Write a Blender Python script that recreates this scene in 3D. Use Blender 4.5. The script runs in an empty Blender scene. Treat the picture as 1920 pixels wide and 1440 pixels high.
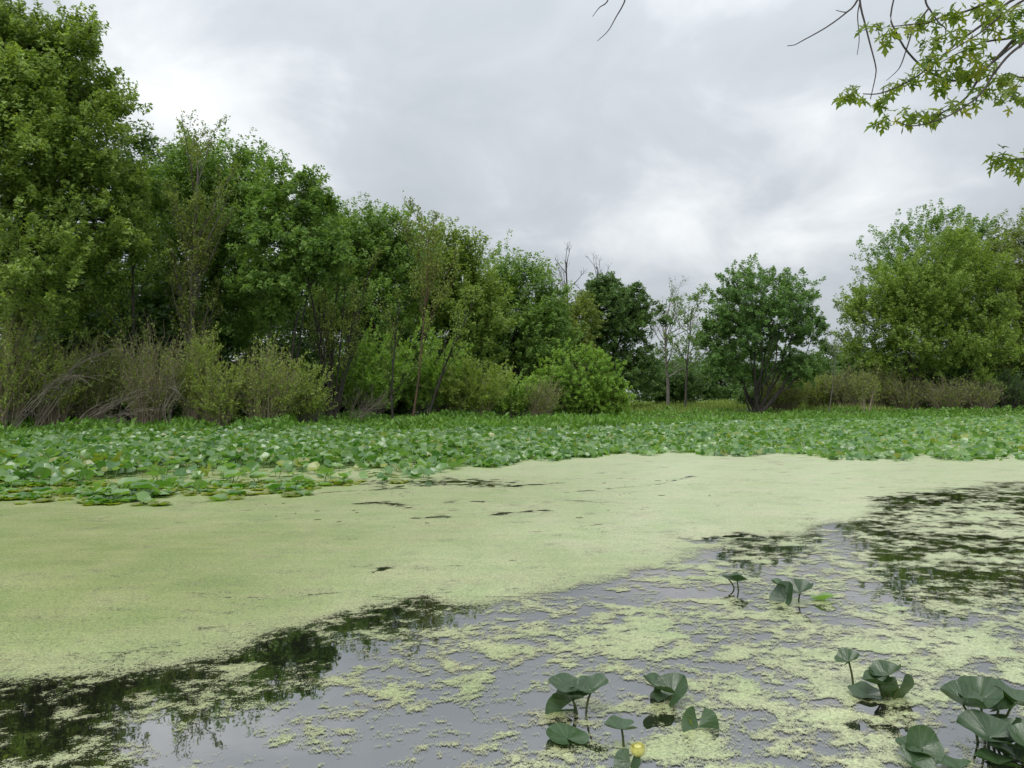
import bpy, math, random
import numpy as np
from mathutils import Vector

# ------------------------------------------------------------------ camera, sky, sun, exposure
scene = bpy.context.scene
FPX, CX, CY, HOR, CAMH = 1450.0, 960.0, 720.0, 745.0, 2.0      # focal length and frame in photo pixels
PITCH = math.atan((HOR - CY) / FPX)
cam_data = bpy.data.cameras.new("camera")
cam = bpy.data.objects.new("camera", cam_data)
scene.collection.objects.link(cam)
cam_data.sensor_width = 36.0
cam_data.lens = 36.0 * FPX / 1920.0
cam_data.clip_start = 0.05
cam_data.clip_end = 6000.0
cam.location = (0, 0, CAMH)
cam.rotation_euler = (math.radians(90) + PITCH, 0, 0)
scene.camera = cam

SUN_EL, SUN_AZ = math.radians(58), math.radians(200)            # bright cloud high behind the viewer
world = bpy.data.worlds.new("World")
scene.world = world
world.use_nodes = True
wn, wl = world.node_tree.nodes, world.node_tree.links
wn.clear()
def wnode(t, **kw):
    n = wn.new(t)
    for k, v in kw.items(): setattr(n, k, v)
    return n
w_out = wnode('ShaderNodeOutputWorld')
w_bg = wnode('ShaderNodeBackground'); w_bg.inputs['Strength'].default_value = 0.1
w_sky = wnode('ShaderNodeTexSky', sky_type='NISHITA', sun_disc=False)
w_sky.sun_elevation = SUN_EL; w_sky.sun_rotation = SUN_AZ
w_tc = wnode('ShaderNodeTexCoord')
w_sep = wnode('ShaderNodeSeparateXYZ')
wl.new(w_tc.outputs['Generated'], w_sep.inputs[0])
def wmath(op, a, b=None):
    m = wnode('ShaderNodeMath', operation=op)
    for i, v in enumerate((a, b)):
        if v is None: continue
        if isinstance(v, (int, float)): m.inputs[i].default_value = v
        else: wl.new(v, m.inputs[i])
    return m.outputs[0]
zc = wmath('MAXIMUM', w_sep.outputs['Z'], 0.0)
den = wmath('ADD', zc, 0.42)
w_comb = wnode('ShaderNodeCombineXYZ')
wl.new(wmath('DIVIDE', w_sep.outputs['X'], den), w_comb.inputs[0])
wl.new(wmath('DIVIDE', w_sep.outputs['Y'], den), w_comb.inputs[1])
def wnoise(scale, detail, rough, dist, off):
    mp = wnode('ShaderNodeMapping'); mp.inputs['Location'].default_value = off
    wl.new(w_comb.outputs[0], mp.inputs[0])
    n = wnode('ShaderNodeTexNoise'); n.inputs['Scale'].default_value = scale
    n.inputs['Detail'].default_value = detail; n.inputs['Roughness'].default_value = rough
    n.inputs['Distortion'].default_value = dist
    wl.new(mp.outputs[0], n.inputs['Vector'])
    return n.outputs['Fac']
n1 = wnoise(1.25, 5, 0.5, 0.5, (3.35, 1.55, 0))
n2 = wnoise(3.4, 6, 0.55, 0.5, (7.7, 4.2, 0))
mixn = wmath('ADD', wmath('MULTIPLY', n1, 0.62), wmath('MULTIPLY', n2, 0.38))
ramp = wnode('ShaderNodeValToRGB')
wl.new(mixn, ramp.inputs[0])
cr = ramp.color_ramp
cr.elements[0].position = 0.34; cr.elements[0].color = (0.455, 0.50, 0.54, 1)
cr.elements[1].position = 0.65; cr.elements[1].color = (0.94, 0.965, 0.98, 1)
e = cr.elements.new(0.5); e.color = (0.585, 0.625, 0.665, 1)
grad = wmath('ADD', wmath('MULTIPLY', zc, 0.78), 0.765)           # overcast sky: brighter towards the zenith
scl = wnode('ShaderNodeVectorMath', operation='SCALE')
wl.new(ramp.outputs[0], scl.inputs[0]); wl.new(wmath('MULTIPLY', grad, 10.0), scl.inputs['Scale'])
wmix = wnode('ShaderNodeMixRGB'); wmix.inputs[0].default_value = 0.95
wl.new(w_sky.outputs[0], wmix.inputs[1]); wl.new(scl.outputs[0], wmix.inputs[2])
wl.new(wmix.outputs[0], w_bg.inputs[0]); wl.new(w_bg.outputs[0], w_out.inputs[0])

sun_data = bpy.data.lights.new("sun", 'SUN')
sun_data.energy = 1.5; sun_data.angle = math.radians(30); sun_data.color = (1.0, 0.97, 0.92)
sun = bpy.data.objects.new("sun", sun_data)
scene.collection.objects.link(sun)
sd = Vector((math.sin(SUN_AZ) * math.cos(SUN_EL), math.cos(SUN_AZ) * math.cos(SUN_EL), math.sin(SUN_EL)))
sun.rotation_euler = sd.to_track_quat('Z', 'Y').to_euler()
sun.location = (0, 0, 60)

scene.view_settings.view_transform = 'Standard'
scene.view_settings.look = 'None'
scene.view_settings.gamma = 1.0
scene.view_settings.exposure = 0.2
scene.render.engine = 'CYCLES'
scene.cycles.transparent_max_bounces = 6
scene.cycles.max_bounces = 5
scene.cycles.diffuse_bounces = 3
scene.cycles.glossy_bounces = 2
scene.cycles.transmission_bounces = 3

# ------------------------------------------------------------------ helpers
COL = scene.collection
def ray(px, py):
    xc, yc = (px - CX) / FPX, (CY - py) / FPX
    return np.array([xc, math.cos(PITCH) - yc * math.sin(PITCH), math.sin(PITCH) + yc * math.cos(PITCH)])
def at(px, py, D):
    r = ray(px, py); return np.array([0, 0, CAMH]) + r * (D / r[1])
def onz(px, py, z=0.0):
    r = ray(px, py); return np.array([0, 0, CAMH]) + r * ((z - CAMH) / r[2])
def norm(v):
    return v / np.maximum(np.linalg.norm(v, axis=-1, keepdims=True), 1e-9)

def tag(o, label=None, cat=None, group=None, kind=None):
    if label: o['label'] = label
    if cat: o['category'] = cat
    if group: o['group'] = group
    if kind: o['kind'] = kind
    return o
def empty(name, loc, label, cat, group=None):
    o = bpy.data.objects.new(name, None); COL.objects.link(o)
    o.location = tuple(float(v) for v in loc); o.empty_display_size = 0.2
    return tag(o, label, cat, group)

class MB:
    """collects triangles and quads and links them as one mesh object"""
    def __init__(s): s.v = []; s.f = []; s.n = 0
    def add(s, v, f):
        v = np.asarray(v, dtype=np.float64).reshape(-1, 3); f = np.asarray(f, dtype=np.int64)
        s.v.append(v); s.f.append(f + s.n); s.n += len(v)
    def mesh(s, name, mat, origin=(0, 0, 0), smooth=True, attr=None):
        me = bpy.data.meshes.new(name)
        v = np.concatenate(s.v) - np.asarray(origin)
        me.vertices.add(len(v)); me.vertices.foreach_set('co', v.astype(np.float32).ravel())
        loops = np.concatenate([f.ravel() for f in s.f])
        tot = np.concatenate([np.full(len(f), f.shape[1], dtype=np.int64) for f in s.f])
        start = np.concatenate([[0], np.cumsum(tot)[:-1]])
        me.loops.add(len(loops)); me.loops.foreach_set('vertex_index', loops.astype(np.int32))
        me.polygons.add(len(tot)); me.polygons.foreach_set('loop_start', start.astype(np.int32))
        if attr is not None:
            for k, a in attr.items():
                at_ = me.attributes.new(k, 'FLOAT', 'POINT'); at_.data.foreach_set('value', a.astype(np.float32))
        me.update(calc_edges=True)
        if smooth: me.polygons.foreach_set('use_smooth', np.ones(len(tot), dtype=bool))
        me.materials.append(mat)
        return me
    def build(s, name, mat, parent=None, smooth=True, attr=None, loc=(0, 0, 0)):
        org = np.asarray(parent.location) if parent is not None else np.asarray(loc)
        me = s.mesh(name, mat, org, smooth, attr)
        o = bpy.data.objects.new(name, me); COL.objects.link(o)
        if parent is not None: o.parent = parent
        else: o.location = tuple(float(x) for x in loc)
        return o

def tubes(mb, P, R, s=4):
    """P (n,k,3) paths, R (n,k) radii"""
    P = np.asarray(P, float); R = np.asarray(R, float)
    n, k, _ = P.shape
    T = np.empty_like(P)
    T[:, 1:-1] = P[:, 2:] - P[:, :-2]; T[:, 0] = P[:, 1] - P[:, 0]; T[:, -1] = P[:, -1] - P[:, -2]
    T = norm(T)
    ref = np.where(np.abs(T[:, :1, 2:3]) < 0.8, np.array([0, 0, 1.0]), np.array([1.0, 0.1, 0]))
    A = norm(np.cross(T, np.broadcast_to(ref, T.shape))); B = np.cross(T, A)
    th = np.arange(s) * 2 * math.pi / s
    V = P[:, :, None, :] + R[:, :, None, None] * (np.cos(th)[:, None] * A[:, :, None, :] + np.sin(th)[:, None] * B[:, :, None, :])
    idx = np.arange(n * k * s).reshape(n, k, s)
    a = idx[:, :-1]; b = idx[:, 1:]
    F = np.stack([a, np.roll(a, -1, 2), np.roll(b, -1, 2), b], -1).reshape(-1, 4)
    mb.add(V.reshape(-1, 3), F)
def resample(path, k):
    """smooth path (Catmull-Rom) with k points"""
    p = np.asarray(path, float); m = len(p)
    q = np.concatenate([[2 * p[0] - p[1]], p, [2 * p[-1] - p[-2]]])
    out = []
    for t in np.linspace(0, m - 1 - 1e-6, k):
        i = int(t); f = t - i
        a, b, c, d = q[i], q[i + 1], q[i + 2], q[i + 3]
        out.append(0.5 * (2 * b + (c - a) * f + (2 * a - 5 * b + 4 * c - d) * f * f + (3 * b - a - 3 * c + d) * f ** 3))
    return np.array(out)
def tube(mb, path, r0, r1, s=6, k=None):
    p = resample(path, k or max(4, 3 * len(path)))
    R = np.linspace(r0, r1, len(p))
    tubes(mb, p[None], R[None], s)

def leaves(mb, C, D, N, L, W, fold=0.25):
    """folded diamond leaves: two triangles each, joined along the midrib"""
    n = len(C)
    D = norm(D); S = norm(np.cross(D, N)); N = np.cross(S, D)
    L = np.broadcast_to(np.asarray(L, float), (n,))[:, None]; W = np.broadcast_to(np.asarray(W, float), (n,))[:, None]
    m = C + D * L * 0.45
    V = np.stack([C, m + S * W * 0.5 + N * W * fold, C + D * L - N * L * 0.12, m - S * W * 0.5 + N * W * fold], 1)
    i = np.arange(n)[:, None] * 4
    F = np.concatenate([i + np.array([0, 1, 2]), i + np.array([0, 2, 3])])
    mb.add(V.reshape(-1, 3), F)
def leaf_tris(mb, C, D, N, L, W):
    """small far leaves: one triangle each, stalk end narrow"""
    n = len(C); D = norm(D); S = norm(np.cross(D, N)); N = np.cross(S, D)
    L = np.asarray(L, float)[:, None]; W = np.asarray(W, float)[:, None]; k_ = np.random.default_rng(n).uniform(-0.35, 0.35, (n, 1))
    V = np.stack([C, C + D * L * (0.75 + k_) + S * W * 0.62, C + D * L * (0.75 - k_) - S * W * 0.62], 1)
    mb.add(V.reshape(-1, 3), np.arange(n * 3).reshape(-1, 3))
def stamp(mb, TV, TF, O, X, Y, Z, S):
    """copies of a template mesh at O with axes X,Y,Z and size S"""
    n = len(O)
    V = O[:, None] + S[:, None, None] * (TV[None, :, 0:1] * X[:, None] + TV[None, :, 1:2] * Y[:, None] + TV[None, :, 2:3] * Z[:, None])
    F = (np.arange(n)[:, None, None] * len(TV) + TF[None]).reshape(-1, TF.shape[1])
    mb.add(V.reshape(-1, 3), F)
def rdir(rng, n):
    return norm(rng.normal(size=(n, 3)))

_tab = np.random.default_rng(5).uniform(-1, 1, (512, 512))
def vnoise(x, y, seed=0):
    x = x + seed * 17.3; y = y + seed * 31.7
    xi = np.floor(x).astype(int); yi = np.floor(y).astype(int)
    fx = x - xi; fy = y - yi
    fx = fx * fx * (3 - 2 * fx); fy = fy * fy * (3 - 2 * fy)
    g = lambda a, b: _tab[a % 512, b % 512]
    return (g(xi, yi) * (1 - fx) + g(xi + 1, yi) * fx) * (1 - fy) + (g(xi, yi + 1) * (1 - fx) + g(xi + 1, yi + 1) * fx) * fy
def fbm(x, y, seed=0, oct=5, gain=0.55):
    s = 0; a = 1; t = 0
    for o in range(oct):
        c, sn = math.cos(o * 0.9 + 0.4), math.sin(o * 0.9 + 0.4)
        s = s + a * vnoise((x * c - y * sn) * 2 ** o, (x * sn + y * c) * 2 ** o, seed + o); t += a * a * 0.105
        a *= gain
    return s / math.sqrt(t)          # about unit spread
def sstep(a, b, x):
    t = np.clip((x - a) / (b - a), 0, 1); return t * t * (3 - 2 * t)

# ------------------------------------------------------------------ materials
class NT:
    def __init__(s, name):
        s.m = bpy.data.materials.new(name); s.m.use_nodes = True
        s.t = s.m.node_tree; s.t.nodes.clear()
        s.out = s.t.nodes.new('ShaderNodeOutputMaterial')
    def n(s, typ, **kw):
        x = s.t.nodes.new(typ)
        for k, v in kw.items():
            if k.startswith('i_'):
                x.inputs[k[2:].replace('_', ' ')].default_value = v
            else: setattr(x, k, v)
        return x
    def l(s, a, b): s.t.links.new(a, b)
    def noise(s, scale, detail=4, rough=0.55, vec=None, dist=0.0):
        x = s.n('ShaderNodeTexNoise'); x.inputs['Scale'].default_value = scale
        x.inputs['Detail'].default_value = detail; x.inputs['Roughness'].default_value = rough
        x.inputs['Distortion'].default_value = dist
        if vec is not None: s.l(vec, x.inputs['Vector'])
        return x.outputs['Fac']
    def ramp(s, fac, stops):
        x = s.n('ShaderNodeValToRGB'); r = x.color_ramp
        while len(r.elements) < len(stops): r.elements.new(0.5)
        for e, (p, c) in zip(r.elements, stops): e.position = p; e.color = (*c, 1)
        s.l(fac, x.inputs[0]); return x.outputs[0]
    def math(s, op, a, b=None, c=None, clamp=False):
        x = s.n('ShaderNodeMath', operation=op, use_clamp=clamp)
        for i, v in enumerate((a, b, c)):
            if v is None: continue
            if isinstance(v, (int, float)): x.inputs[i].default_value = v
            else: s.l(v, x.inputs[i])
        return x.outputs[0]
    def mix(s, f, a, b, blend='MIX'):
        x = s.n('ShaderNodeMixRGB', blend_type=blend)
        for i, v in zip((0, 1, 2), (f, a, b)):
            if isinstance(v, (int, float)): x.inputs[i].default_value = v
            elif isinstance(v, tuple): x.inputs[i].default_value = (*v, 1)
            else: s.l(v, x.inputs[i])
        return x.outputs[0]

def mat_leaf(name, dark, mid, light, rough=0.5, trans=0.42, patch=0.35, spec=0.4):
    """foliage: each leaf its own tint, slow drift of hue through the crown"""
    k = NT(name)
    geo = k.n('ShaderNodeNewGeometry'); tc = k.n('ShaderNodeTexCoord')
    nz = k.noise(patch, 3, 0.6, tc.outputs['Object'])
    f = k.math('ADD', k.math('MULTIPLY', geo.outputs['Random Per Island'], 0.5), k.math('MULTIPLY', nz, 0.62))
    col = k.ramp(f, [(0.2, dark), (0.52, mid), (0.9, light)])
    p = k.n('ShaderNodeBsdfPrincipled'); p.inputs['Roughness'].default_value = rough
    p.inputs['Specular IOR Level'].default_value = spec
    k.l(col, p.inputs['Base Color'])
    t = k.n('ShaderNodeBsdfTranslucent')
    k.l(k.mix(1.0, col, (1.3, 1.3, 0.6), 'MULTIPLY'), t.inputs[0])
    mx = k.n('ShaderNodeMixShader'); mx.inputs[0].default_value = trans
    k.l(p.outputs[0], mx.inputs[1]); k.l(t.outputs[0], mx.inputs[2]); k.l(mx.outputs[0], k.out.inputs[0])
    return k.m
def mat_bark(name, dark, light, scale=6):
    k = NT(name); tc = k.n('ShaderNodeTexCoord')
    mp = k.n('ShaderNodeMapping'); mp.inputs['Scale'].default_value = (1, 1, 0.25); k.l(tc.outputs['Object'], mp.inputs[0])
    nz = k.noise(scale, 6, 0.65, mp.outputs[0])
    col = k.ramp(nz, [(0.3, dark), (0.7, light)])
    p = k.n('ShaderNodeBsdfPrincipled'); p.inputs['Roughness'].default_value = 0.85
    k.l(col, p.inputs['Base Color'])
    b = k.n('ShaderNodeBump'); b.inputs['Strength'].default_value = 0.5; b.inputs['Distance'].default_value = 0.02
    k.l(nz, b.inputs['Height']); k.l(b.outputs[0], p.inputs['Normal'])
    k.l(p.outputs[0], k.out.inputs[0]); return k.m

M = {}
M['maple'] = mat_leaf('maple_foliage', (0.099, 0.160, 0.038), (0.213, 0.314, 0.064), (0.410, 0.534, 0.131))
M['green'] = mat_leaf('green_foliage', (0.077, 0.153, 0.042), (0.171, 0.295, 0.066), (0.340, 0.495, 0.124))
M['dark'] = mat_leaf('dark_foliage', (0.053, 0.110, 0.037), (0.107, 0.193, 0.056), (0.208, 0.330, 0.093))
M['ash'] = mat_leaf('blue_green_foliage', (0.070, 0.147, 0.047), (0.149, 0.273, 0.085), (0.312, 0.481, 0.149))
M['yellow'] = mat_leaf('yellow_green_foliage', (0.111, 0.176, 0.037), (0.220, 0.330, 0.063), (0.389, 0.522, 0.120))
M['olive'] = mat_leaf('olive_foliage', (0.106, 0.153, 0.038), (0.207, 0.273, 0.064), (0.354, 0.427, 0.104))
M['willow'] = mat_leaf('willow_foliage', (0.143, 0.214, 0.044), (0.283, 0.382, 0.079), (0.468, 0.562, 0.144))
M['bright'] = mat_leaf('bright_shrub_foliage', (0.125, 0.249, 0.044), (0.277, 0.447, 0.081), (0.452, 0.621, 0.153))
M['marsh'] = mat_leaf('marsh_plant_leaf', (0.06, 0.14, 0.018), (0.125, 0.27, 0.036), (0.23, 0.40, 0.07), rough=0.42, trans=0.34, patch=0.5)
M['grass'] = mat_leaf('meadow_grass_blade', (0.13, 0.22, 0.04), (0.26, 0.36, 0.08), (0.40, 0.46, 0.15), trans=0.3)
M['bark'] = mat_bark('dark_bark', (0.018, 0.016, 0.012), (0.06, 0.052, 0.042))
M['greybark'] = mat_bark('grey_bark', (0.06, 0.052, 0.044), (0.17, 0.15, 0.125))
M['twig'] = mat_bark('dead_twig_bark', (0.10, 0.085, 0.065), (0.26, 0.225, 0.18))
M['redtwig'] = mat_bark('reddish_twig_bark', (0.20, 0.16, 0.11), (0.42, 0.345, 0.25))
M['paletwig'] = mat_bark('pale_dead_bark', (0.16, 0.135, 0.125), (0.30, 0.26, 0.24))
M['orangebark'] = mat_bark('peeling_brown_bark', (0.03, 0.024, 0.018), (0.17, 0.10, 0.055), 2.5)
M['purpletwig'] = mat_bark('purple_grey_twig_bark', (0.045, 0.036, 0.036), (0.12, 0.10, 0.10), 30)

# ------------------------------------------------------------------ lie of the land
BA = np.array([-0.9, -0.66, -0.5, -0.3, -0.13, 0.0, 0.1, 0.2, 0.31, 0.5, 0.9])
BD = np.array([37, 40, 42, 47, 53, 63, 70, 79, 86, 88, 86.])
def bank(x, y):                                    # distance of the bank along a bearing
    return np.interp(x / np.maximum(y, 1.0), BA, BD)
def ground_z(x, y):
    x = np.asarray(x, float); y = np.asarray(y, float)
    d = y - bank(x, y)
    z = -0.6 + 0.6 * sstep(-34, -12, d) + 0.38 * sstep(-12, 2, d) + 0.25 * sstep(2, 40, d)
    z = z + 0.10 * fbm(x * 0.12, y * 0.12, 3, 3) * sstep(-8, 6, d)
    near = sstep(3.4, 1.6, y)
    return z * (1 - near) + 0.45 * near

def axis_grid(parts):
    out = []
    for a, b, st in parts: out += list(np.arange(a, b, st))
    out.append(parts[-1][1]); return np.array(out)
gx = axis_grid([(-1500, -200, 100), (-200, -60, 10), (-60, 90, 2), (90, 220, 10), (220, 1500, 100)])
gy = axis_grid([(-60, -4, 8), (-4, 6, 0.5), (6, 30, 3), (30, 150, 1.5), (150, 400, 25), (400, 3000, 200)])
XX, YY = np.meshgrid(gx, gy, indexing='ij')
ZZ = ground_z(XX, YY)
idx = np.arange(XX.size).reshape(XX.shape)
mb = MB(); mb.add(np.stack([XX, YY, ZZ], -1), np.stack([idx[:-1, :-1], idx[1:, :-1], idx[1:, 1:], idx[:-1, 1:]], -1).reshape(-1, 4))
k = NT('meadow_ground'); tc = k.n('ShaderNodeTexCoord')
nz = k.noise(0.4, 6, 0.6, tc.outputs['Object']); nf = k.noise(9, 4, 0.7, tc.outputs['Object'])
col = k.ramp(nz, [(0.3, (0.05, 0.09, 0.02)), (0.55, (0.11, 0.18, 0.04)), (0.75, (0.18, 0.23, 0.07))])
col = k.mix(0.5, col, k.ramp(nf, [(0.35, (0.03, 0.045, 0.012)), (0.65, (0.16, 0.22, 0.06))]))
p = k.n('ShaderNodeBsdfPrincipled'); p.inputs['Roughness'].default_value = 0.95; k.l(col, p.inputs['Base Color'])
b = k.n('ShaderNodeBump'); b.inputs['Strength'].default_value = 0.6; b.inputs['Distance'].default_value = 0.1
k.l(nf, b.inputs['Height']); k.l(b.outputs[0], p.inputs['Normal']); k.l(p.outputs[0], k.out.inputs[0])
M['ground'] = k.m
tag(mb.build('ground', M['ground']), kind='structure')

# water: a calm dark pond
mb = MB(); mb.add([[-140, 1.0, 0], [170, 1.0, 0], [170, 110, 0], [-140, 110, 0]], [[0, 1, 2, 3]])
k = NT('pond_water'); tc = k.n('ShaderNodeTexCoord')
p = k.n('ShaderNodeBsdfPrincipled'); p.inputs['Base Color'].default_value = (0.010, 0.011, 0.008, 1)
p.inputs['Roughness'].default_value = 0.015; p.inputs['IOR'].default_value = 4.6
nz = k.noise(1.7, 3, 0.5, tc.outputs['Object'])
b = k.n('ShaderNodeBump'); b.inputs['Strength'].default_value = 0.09; b.inputs['Distance'].default_value = 0.02
k.l(nz, b.inputs['Height']); k.l(b.outputs[0], p.inputs['Normal']); k.l(p.outputs[0], k.out.inputs[0])
M['water'] = k.m
tag(mb.build('water', M['water'], smooth=False), kind='structure')

# ------------------------------------------------------------------ duckweed: a floating mat that frays into islands
EDGE = np.array([onz(*q)[:2] for q in [(-500, 1290), (0, 1275), (300, 1240), (450, 1212), (560, 1182), (680, 1142), (780, 1128), (900, 1142),
        (1000, 1122), (1150, 1078), (1300, 1035), (1450, 1010), (1600, 985), (1650, 948), (1720, 925), (1920, 905), (2400, 890)]])
GAPS = []     # open leads in the mat: world polylines with half width and strength
def gap(px, w, s=4.0): GAPS.append((np.array([onz(*q)[:2] for q in px]), w, s))
gap([(770, 908), (850, 902), (905, 908)], 0.55, 4.5)
gap([(640, 908), (760, 904)], 0.35, 3.2)
gap([(900, 907), (960, 912), (1045, 906)], 0.10, 3.8)
gap([(1060, 924), (1150, 916), (1240, 908), (1300, 892)], 0.05, 3.0)
gap([(675, 945), (720, 942), (780, 956)], 0.10, 3.8)
gap([(790, 972), (830, 969)], 0.10, 3.9)
gap([(850, 942), (905, 941)], 0.10, 2.6)
gap([(920, 968), (950, 962), (1020, 958)], 0.09, 3.4)
gap([(1060, 938), (1120, 942)], 0.09, 2.6)
gap([(1000, 998), (1060, 994), (1120, 984)], 0.03, 2.7)
gap([(560, 928), (640, 922), (760, 916)], 0.05, 2.9)
gap([(400, 960), (470, 957)], 0.06, 2.6)
gap([(697, 1075), (720, 1067)], 0.055, 4.2)
gap([(950, 1053), (960, 1051)], 0.02, 4.0)
gap([(1315, 1014), (1350, 1008), (1400, 1006)], 0.17, 4.6)
gap([(1655, 938), (1680, 934), (1720, 940)], 0.22, 4.4)
gap([(1700, 925), (1780, 928), (1800, 938)], 0.14, 3.6)
gap([(1770, 914), (1850, 920)], 0.10, 3.2)
gap([(0, 932), (80, 930)], 0.25, 3.2)
gap([(380, 1120), (500, 1122), (640, 1112)], 0.012, 2.4)
def seg_dist(X, Y, pl):
    d = np.full(X.shape, 1e9)
    for a, b_ in zip(pl[:-1], pl[1:]):
        v = b_ - a; t = np.clip(((X - a[0]) * v[0] + (Y - a[1]) * v[1]) / (v @ v), 0, 1)
        d = np.minimum(d, np.hypot(X - a[0] - t * v[0], Y - a[1] - t * v[1]))
    return d
def cover(X, Y):
    n = 0.86 * fbm(X * 5.2, Y * 6.2, 1, 4, 0.9) + 0.5 * fbm(X * 1.9, Y * 2.3, 71, 3)
    big = fbm(X * 0.5, Y * 0.5, 11, 3)
    Ee = np.interp(X, EDGE[:, 0], EDGE[:, 1]) + 0.05 * fbm(X * 3, Y * 3, 21, 4) * np.maximum(Y / 6, 1) + 0.10 * fbm(X * 0.9, Y * 0.9, 23, 2)
    sparse = np.interp(X, [-4.0, -2.6, -1.9, -0.6, 0.4, 1.2, 2.4, 4.5], [-0.06, -0.28, -0.72, -0.52, -0.18, 0.16, 0.40, 0.68])
    # the narrow open lead just off the mat's edge
    off = Ee - Y
    lead = -0.75 * np.exp(-((off - 0.25) / 0.35) ** 2) * sstep(-0.1, -1.2, X) - 0.35 * np.exp(-((off - 0.2) / 0.5) ** 2) * sstep(0.0, 1.2, X)
    sparse = sparse + lead + 0.25 * big - 0.85 * sstep(6.6, 8.5, Y) * sstep(2.2, 3.6, X) + 0.25 * sstep(13, 17, Y)
    dense = sstep(0.22, -0.30, (off + 0.16 * n) / np.maximum(Y / 7, 0.6))
    c = n * (1 - 0.5 * dense) + sparse * (1 - dense) + (1.75 + 0.9 * sstep(0.1, -1.2, off)) * dense
    for pl, w, s in GAPS:
        lo = pl.min(0) - w * 6; hi = pl.max(0) + w * 6
        m = (X > lo[0]) & (X < hi[0]) & (Y > lo[1]) & (Y < hi[1])
        if m.any():
            d = seg_dist(X[m], Y[m], pl)
            ww = w * np.clip(0.85 + 0.55 * fbm(X[m] * 5, Y[m] * 5, 61, 4, 0.7), 0.15, 2.2)
            c[m] = c[m] - s * np.exp(-(d / ww) ** 2)
    return c
V = []; F = []; A = []; PALE = []; nv = 0      # PALE: broad sky sheen painted into the mat colour, growing to the right
for (x0, x1, y0, y1, st) in [(-6.2, 7.4, 3.0, 9.0, 0.028), (-14.5, 15.5, 9.0, 20.0, 0.07), (-34, 44, 20.0, 60.0, 0.33)]:
    xs = np.arange(x0, x1 + st * 0.5, st); ys = np.linspace(y0, y1, int(round((y1 - y0) / st)) + 1)
    X, Y = np.meshgrid(xs, ys, indexing='ij')
    rg = np.random.default_rng(9)
    c = cover(X, Y)
    Xj = X.copy(); Yj = Y.copy()
    Xj[:, 1:-1] += rg.uniform(-0.25, 0.25, X[:, 1:-1].shape) * st; Yj[:, 1:-1] += rg.uniform(-0.25, 0.25, X[:, 1:-1].shape) * st
    ii = np.arange(X.size).reshape(X.shape)
    q = np.stack([ii[:-1, :-1], ii[1:, :-1], ii[1:, 1:], ii[:-1, 1:]], -1).reshape(-1, 4)
    q = q[(c.ravel()[q].max(1) > -0.8) & (np.abs(X.ravel()[q[:, 0]]) < 0.76 * Y.ravel()[q[:, 0]] + 0.6)]
    used = np.unique(q); mp_ = np.full(X.size, -1); mp_[used] = np.arange(len(used))
    z = np.full(X.size, 0.006)
    V.append(np.stack([Xj.ravel(), Yj.ravel(), z], -1)[used]); F.append(mp_[q] + nv); A.append(c.ravel()[used]); nv += len(used)
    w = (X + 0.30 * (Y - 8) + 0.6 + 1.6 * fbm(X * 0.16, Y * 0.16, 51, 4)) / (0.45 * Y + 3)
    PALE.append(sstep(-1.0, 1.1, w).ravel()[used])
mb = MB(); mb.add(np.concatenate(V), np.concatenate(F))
k = NT('duckweed_mat'); tc = k.n('ShaderNodeTexCoord'); ob = tc.outputs['Object']
atn = k.n('ShaderNodeAttribute', attribute_name='cover')
fine = k.noise(34, 4, 0.75, ob); vfine = k.noise(120, 2, 0.6, ob); wide = k.noise(1.1, 5, 0.62, ob, 0.4); huge = k.noise(0.22, 3, 0.5, ob)
vor = k.n('ShaderNodeTexVoronoi', feature='F1'); vor.inputs['Scale'].default_value = 95; k.l(ob, vor.inputs['Vector'])
vs_ = k.n('ShaderNodeSeparateColor'); k.l(vor.outputs['Color'], vs_.inputs[0])
f = k.math('ADD', atn.outputs['Fac'], k.math('MULTIPLY', k.math('SUBTRACT', fine, 0.5), 6.5))
f = k.math('ADD', f, k.math('MULTIPLY', k.math('SUBTRACT', vfine, 0.5), 7.5))
mpd = k.n('ShaderNodeMapping'); mpd.inputs['Rotation'].default_value = (0, 0, -0.35); mpd.inputs['Scale'].default_value = (0.35, 2.6, 1); k.l(ob, mpd.inputs[0])
lines = k.math('ABSOLUTE', k.math('SUBTRACT', k.noise(1.0, 5, 0.62, mpd.outputs[0], 0.7), 0.5))
crack = k.math('SUBTRACT', 1.0, k.math('MULTIPLY', lines, 90.0, clamp=True), clamp=True)
cmask = k.math('MULTIPLY', k.math('SUBTRACT', k.noise(0.5, 3, 0.6, ob), 0.50), 9.0, clamp=True)
f = k.math('SUBTRACT', f, k.math('MULTIPLY', k.math('MULTIPLY', crack, cmask), 2.2))
alpha = k.math('MULTIPLY', k.math('MULTIPLY', f, 3.0, clamp=True), 0.93)
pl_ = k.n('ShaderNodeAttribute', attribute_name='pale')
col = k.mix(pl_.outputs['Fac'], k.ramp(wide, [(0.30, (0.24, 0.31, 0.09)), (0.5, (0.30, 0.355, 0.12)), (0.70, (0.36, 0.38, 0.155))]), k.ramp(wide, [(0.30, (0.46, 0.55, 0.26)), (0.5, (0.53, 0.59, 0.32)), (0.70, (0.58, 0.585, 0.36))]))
tanm = k.math('MULTIPLY', k.math('SUBTRACT', k.noise(1.6, 3, 0.6, ob), 0.50), 5.0, clamp=True)
thin = k.math('SUBTRACT', 1.0, k.math('MULTIPLY', atn.outputs['Fac'], 0.42, clamp=True), clamp=True)
col = k.mix(k.math('MULTIPLY', k.math('MULTIPLY', tanm, thin), 0.85), col, (0.44, 0.36, 0.20))
col = k.mix(k.math('MULTIPLY', thin, 0.65), col, (0.285, 0.295, 0.17))
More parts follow.
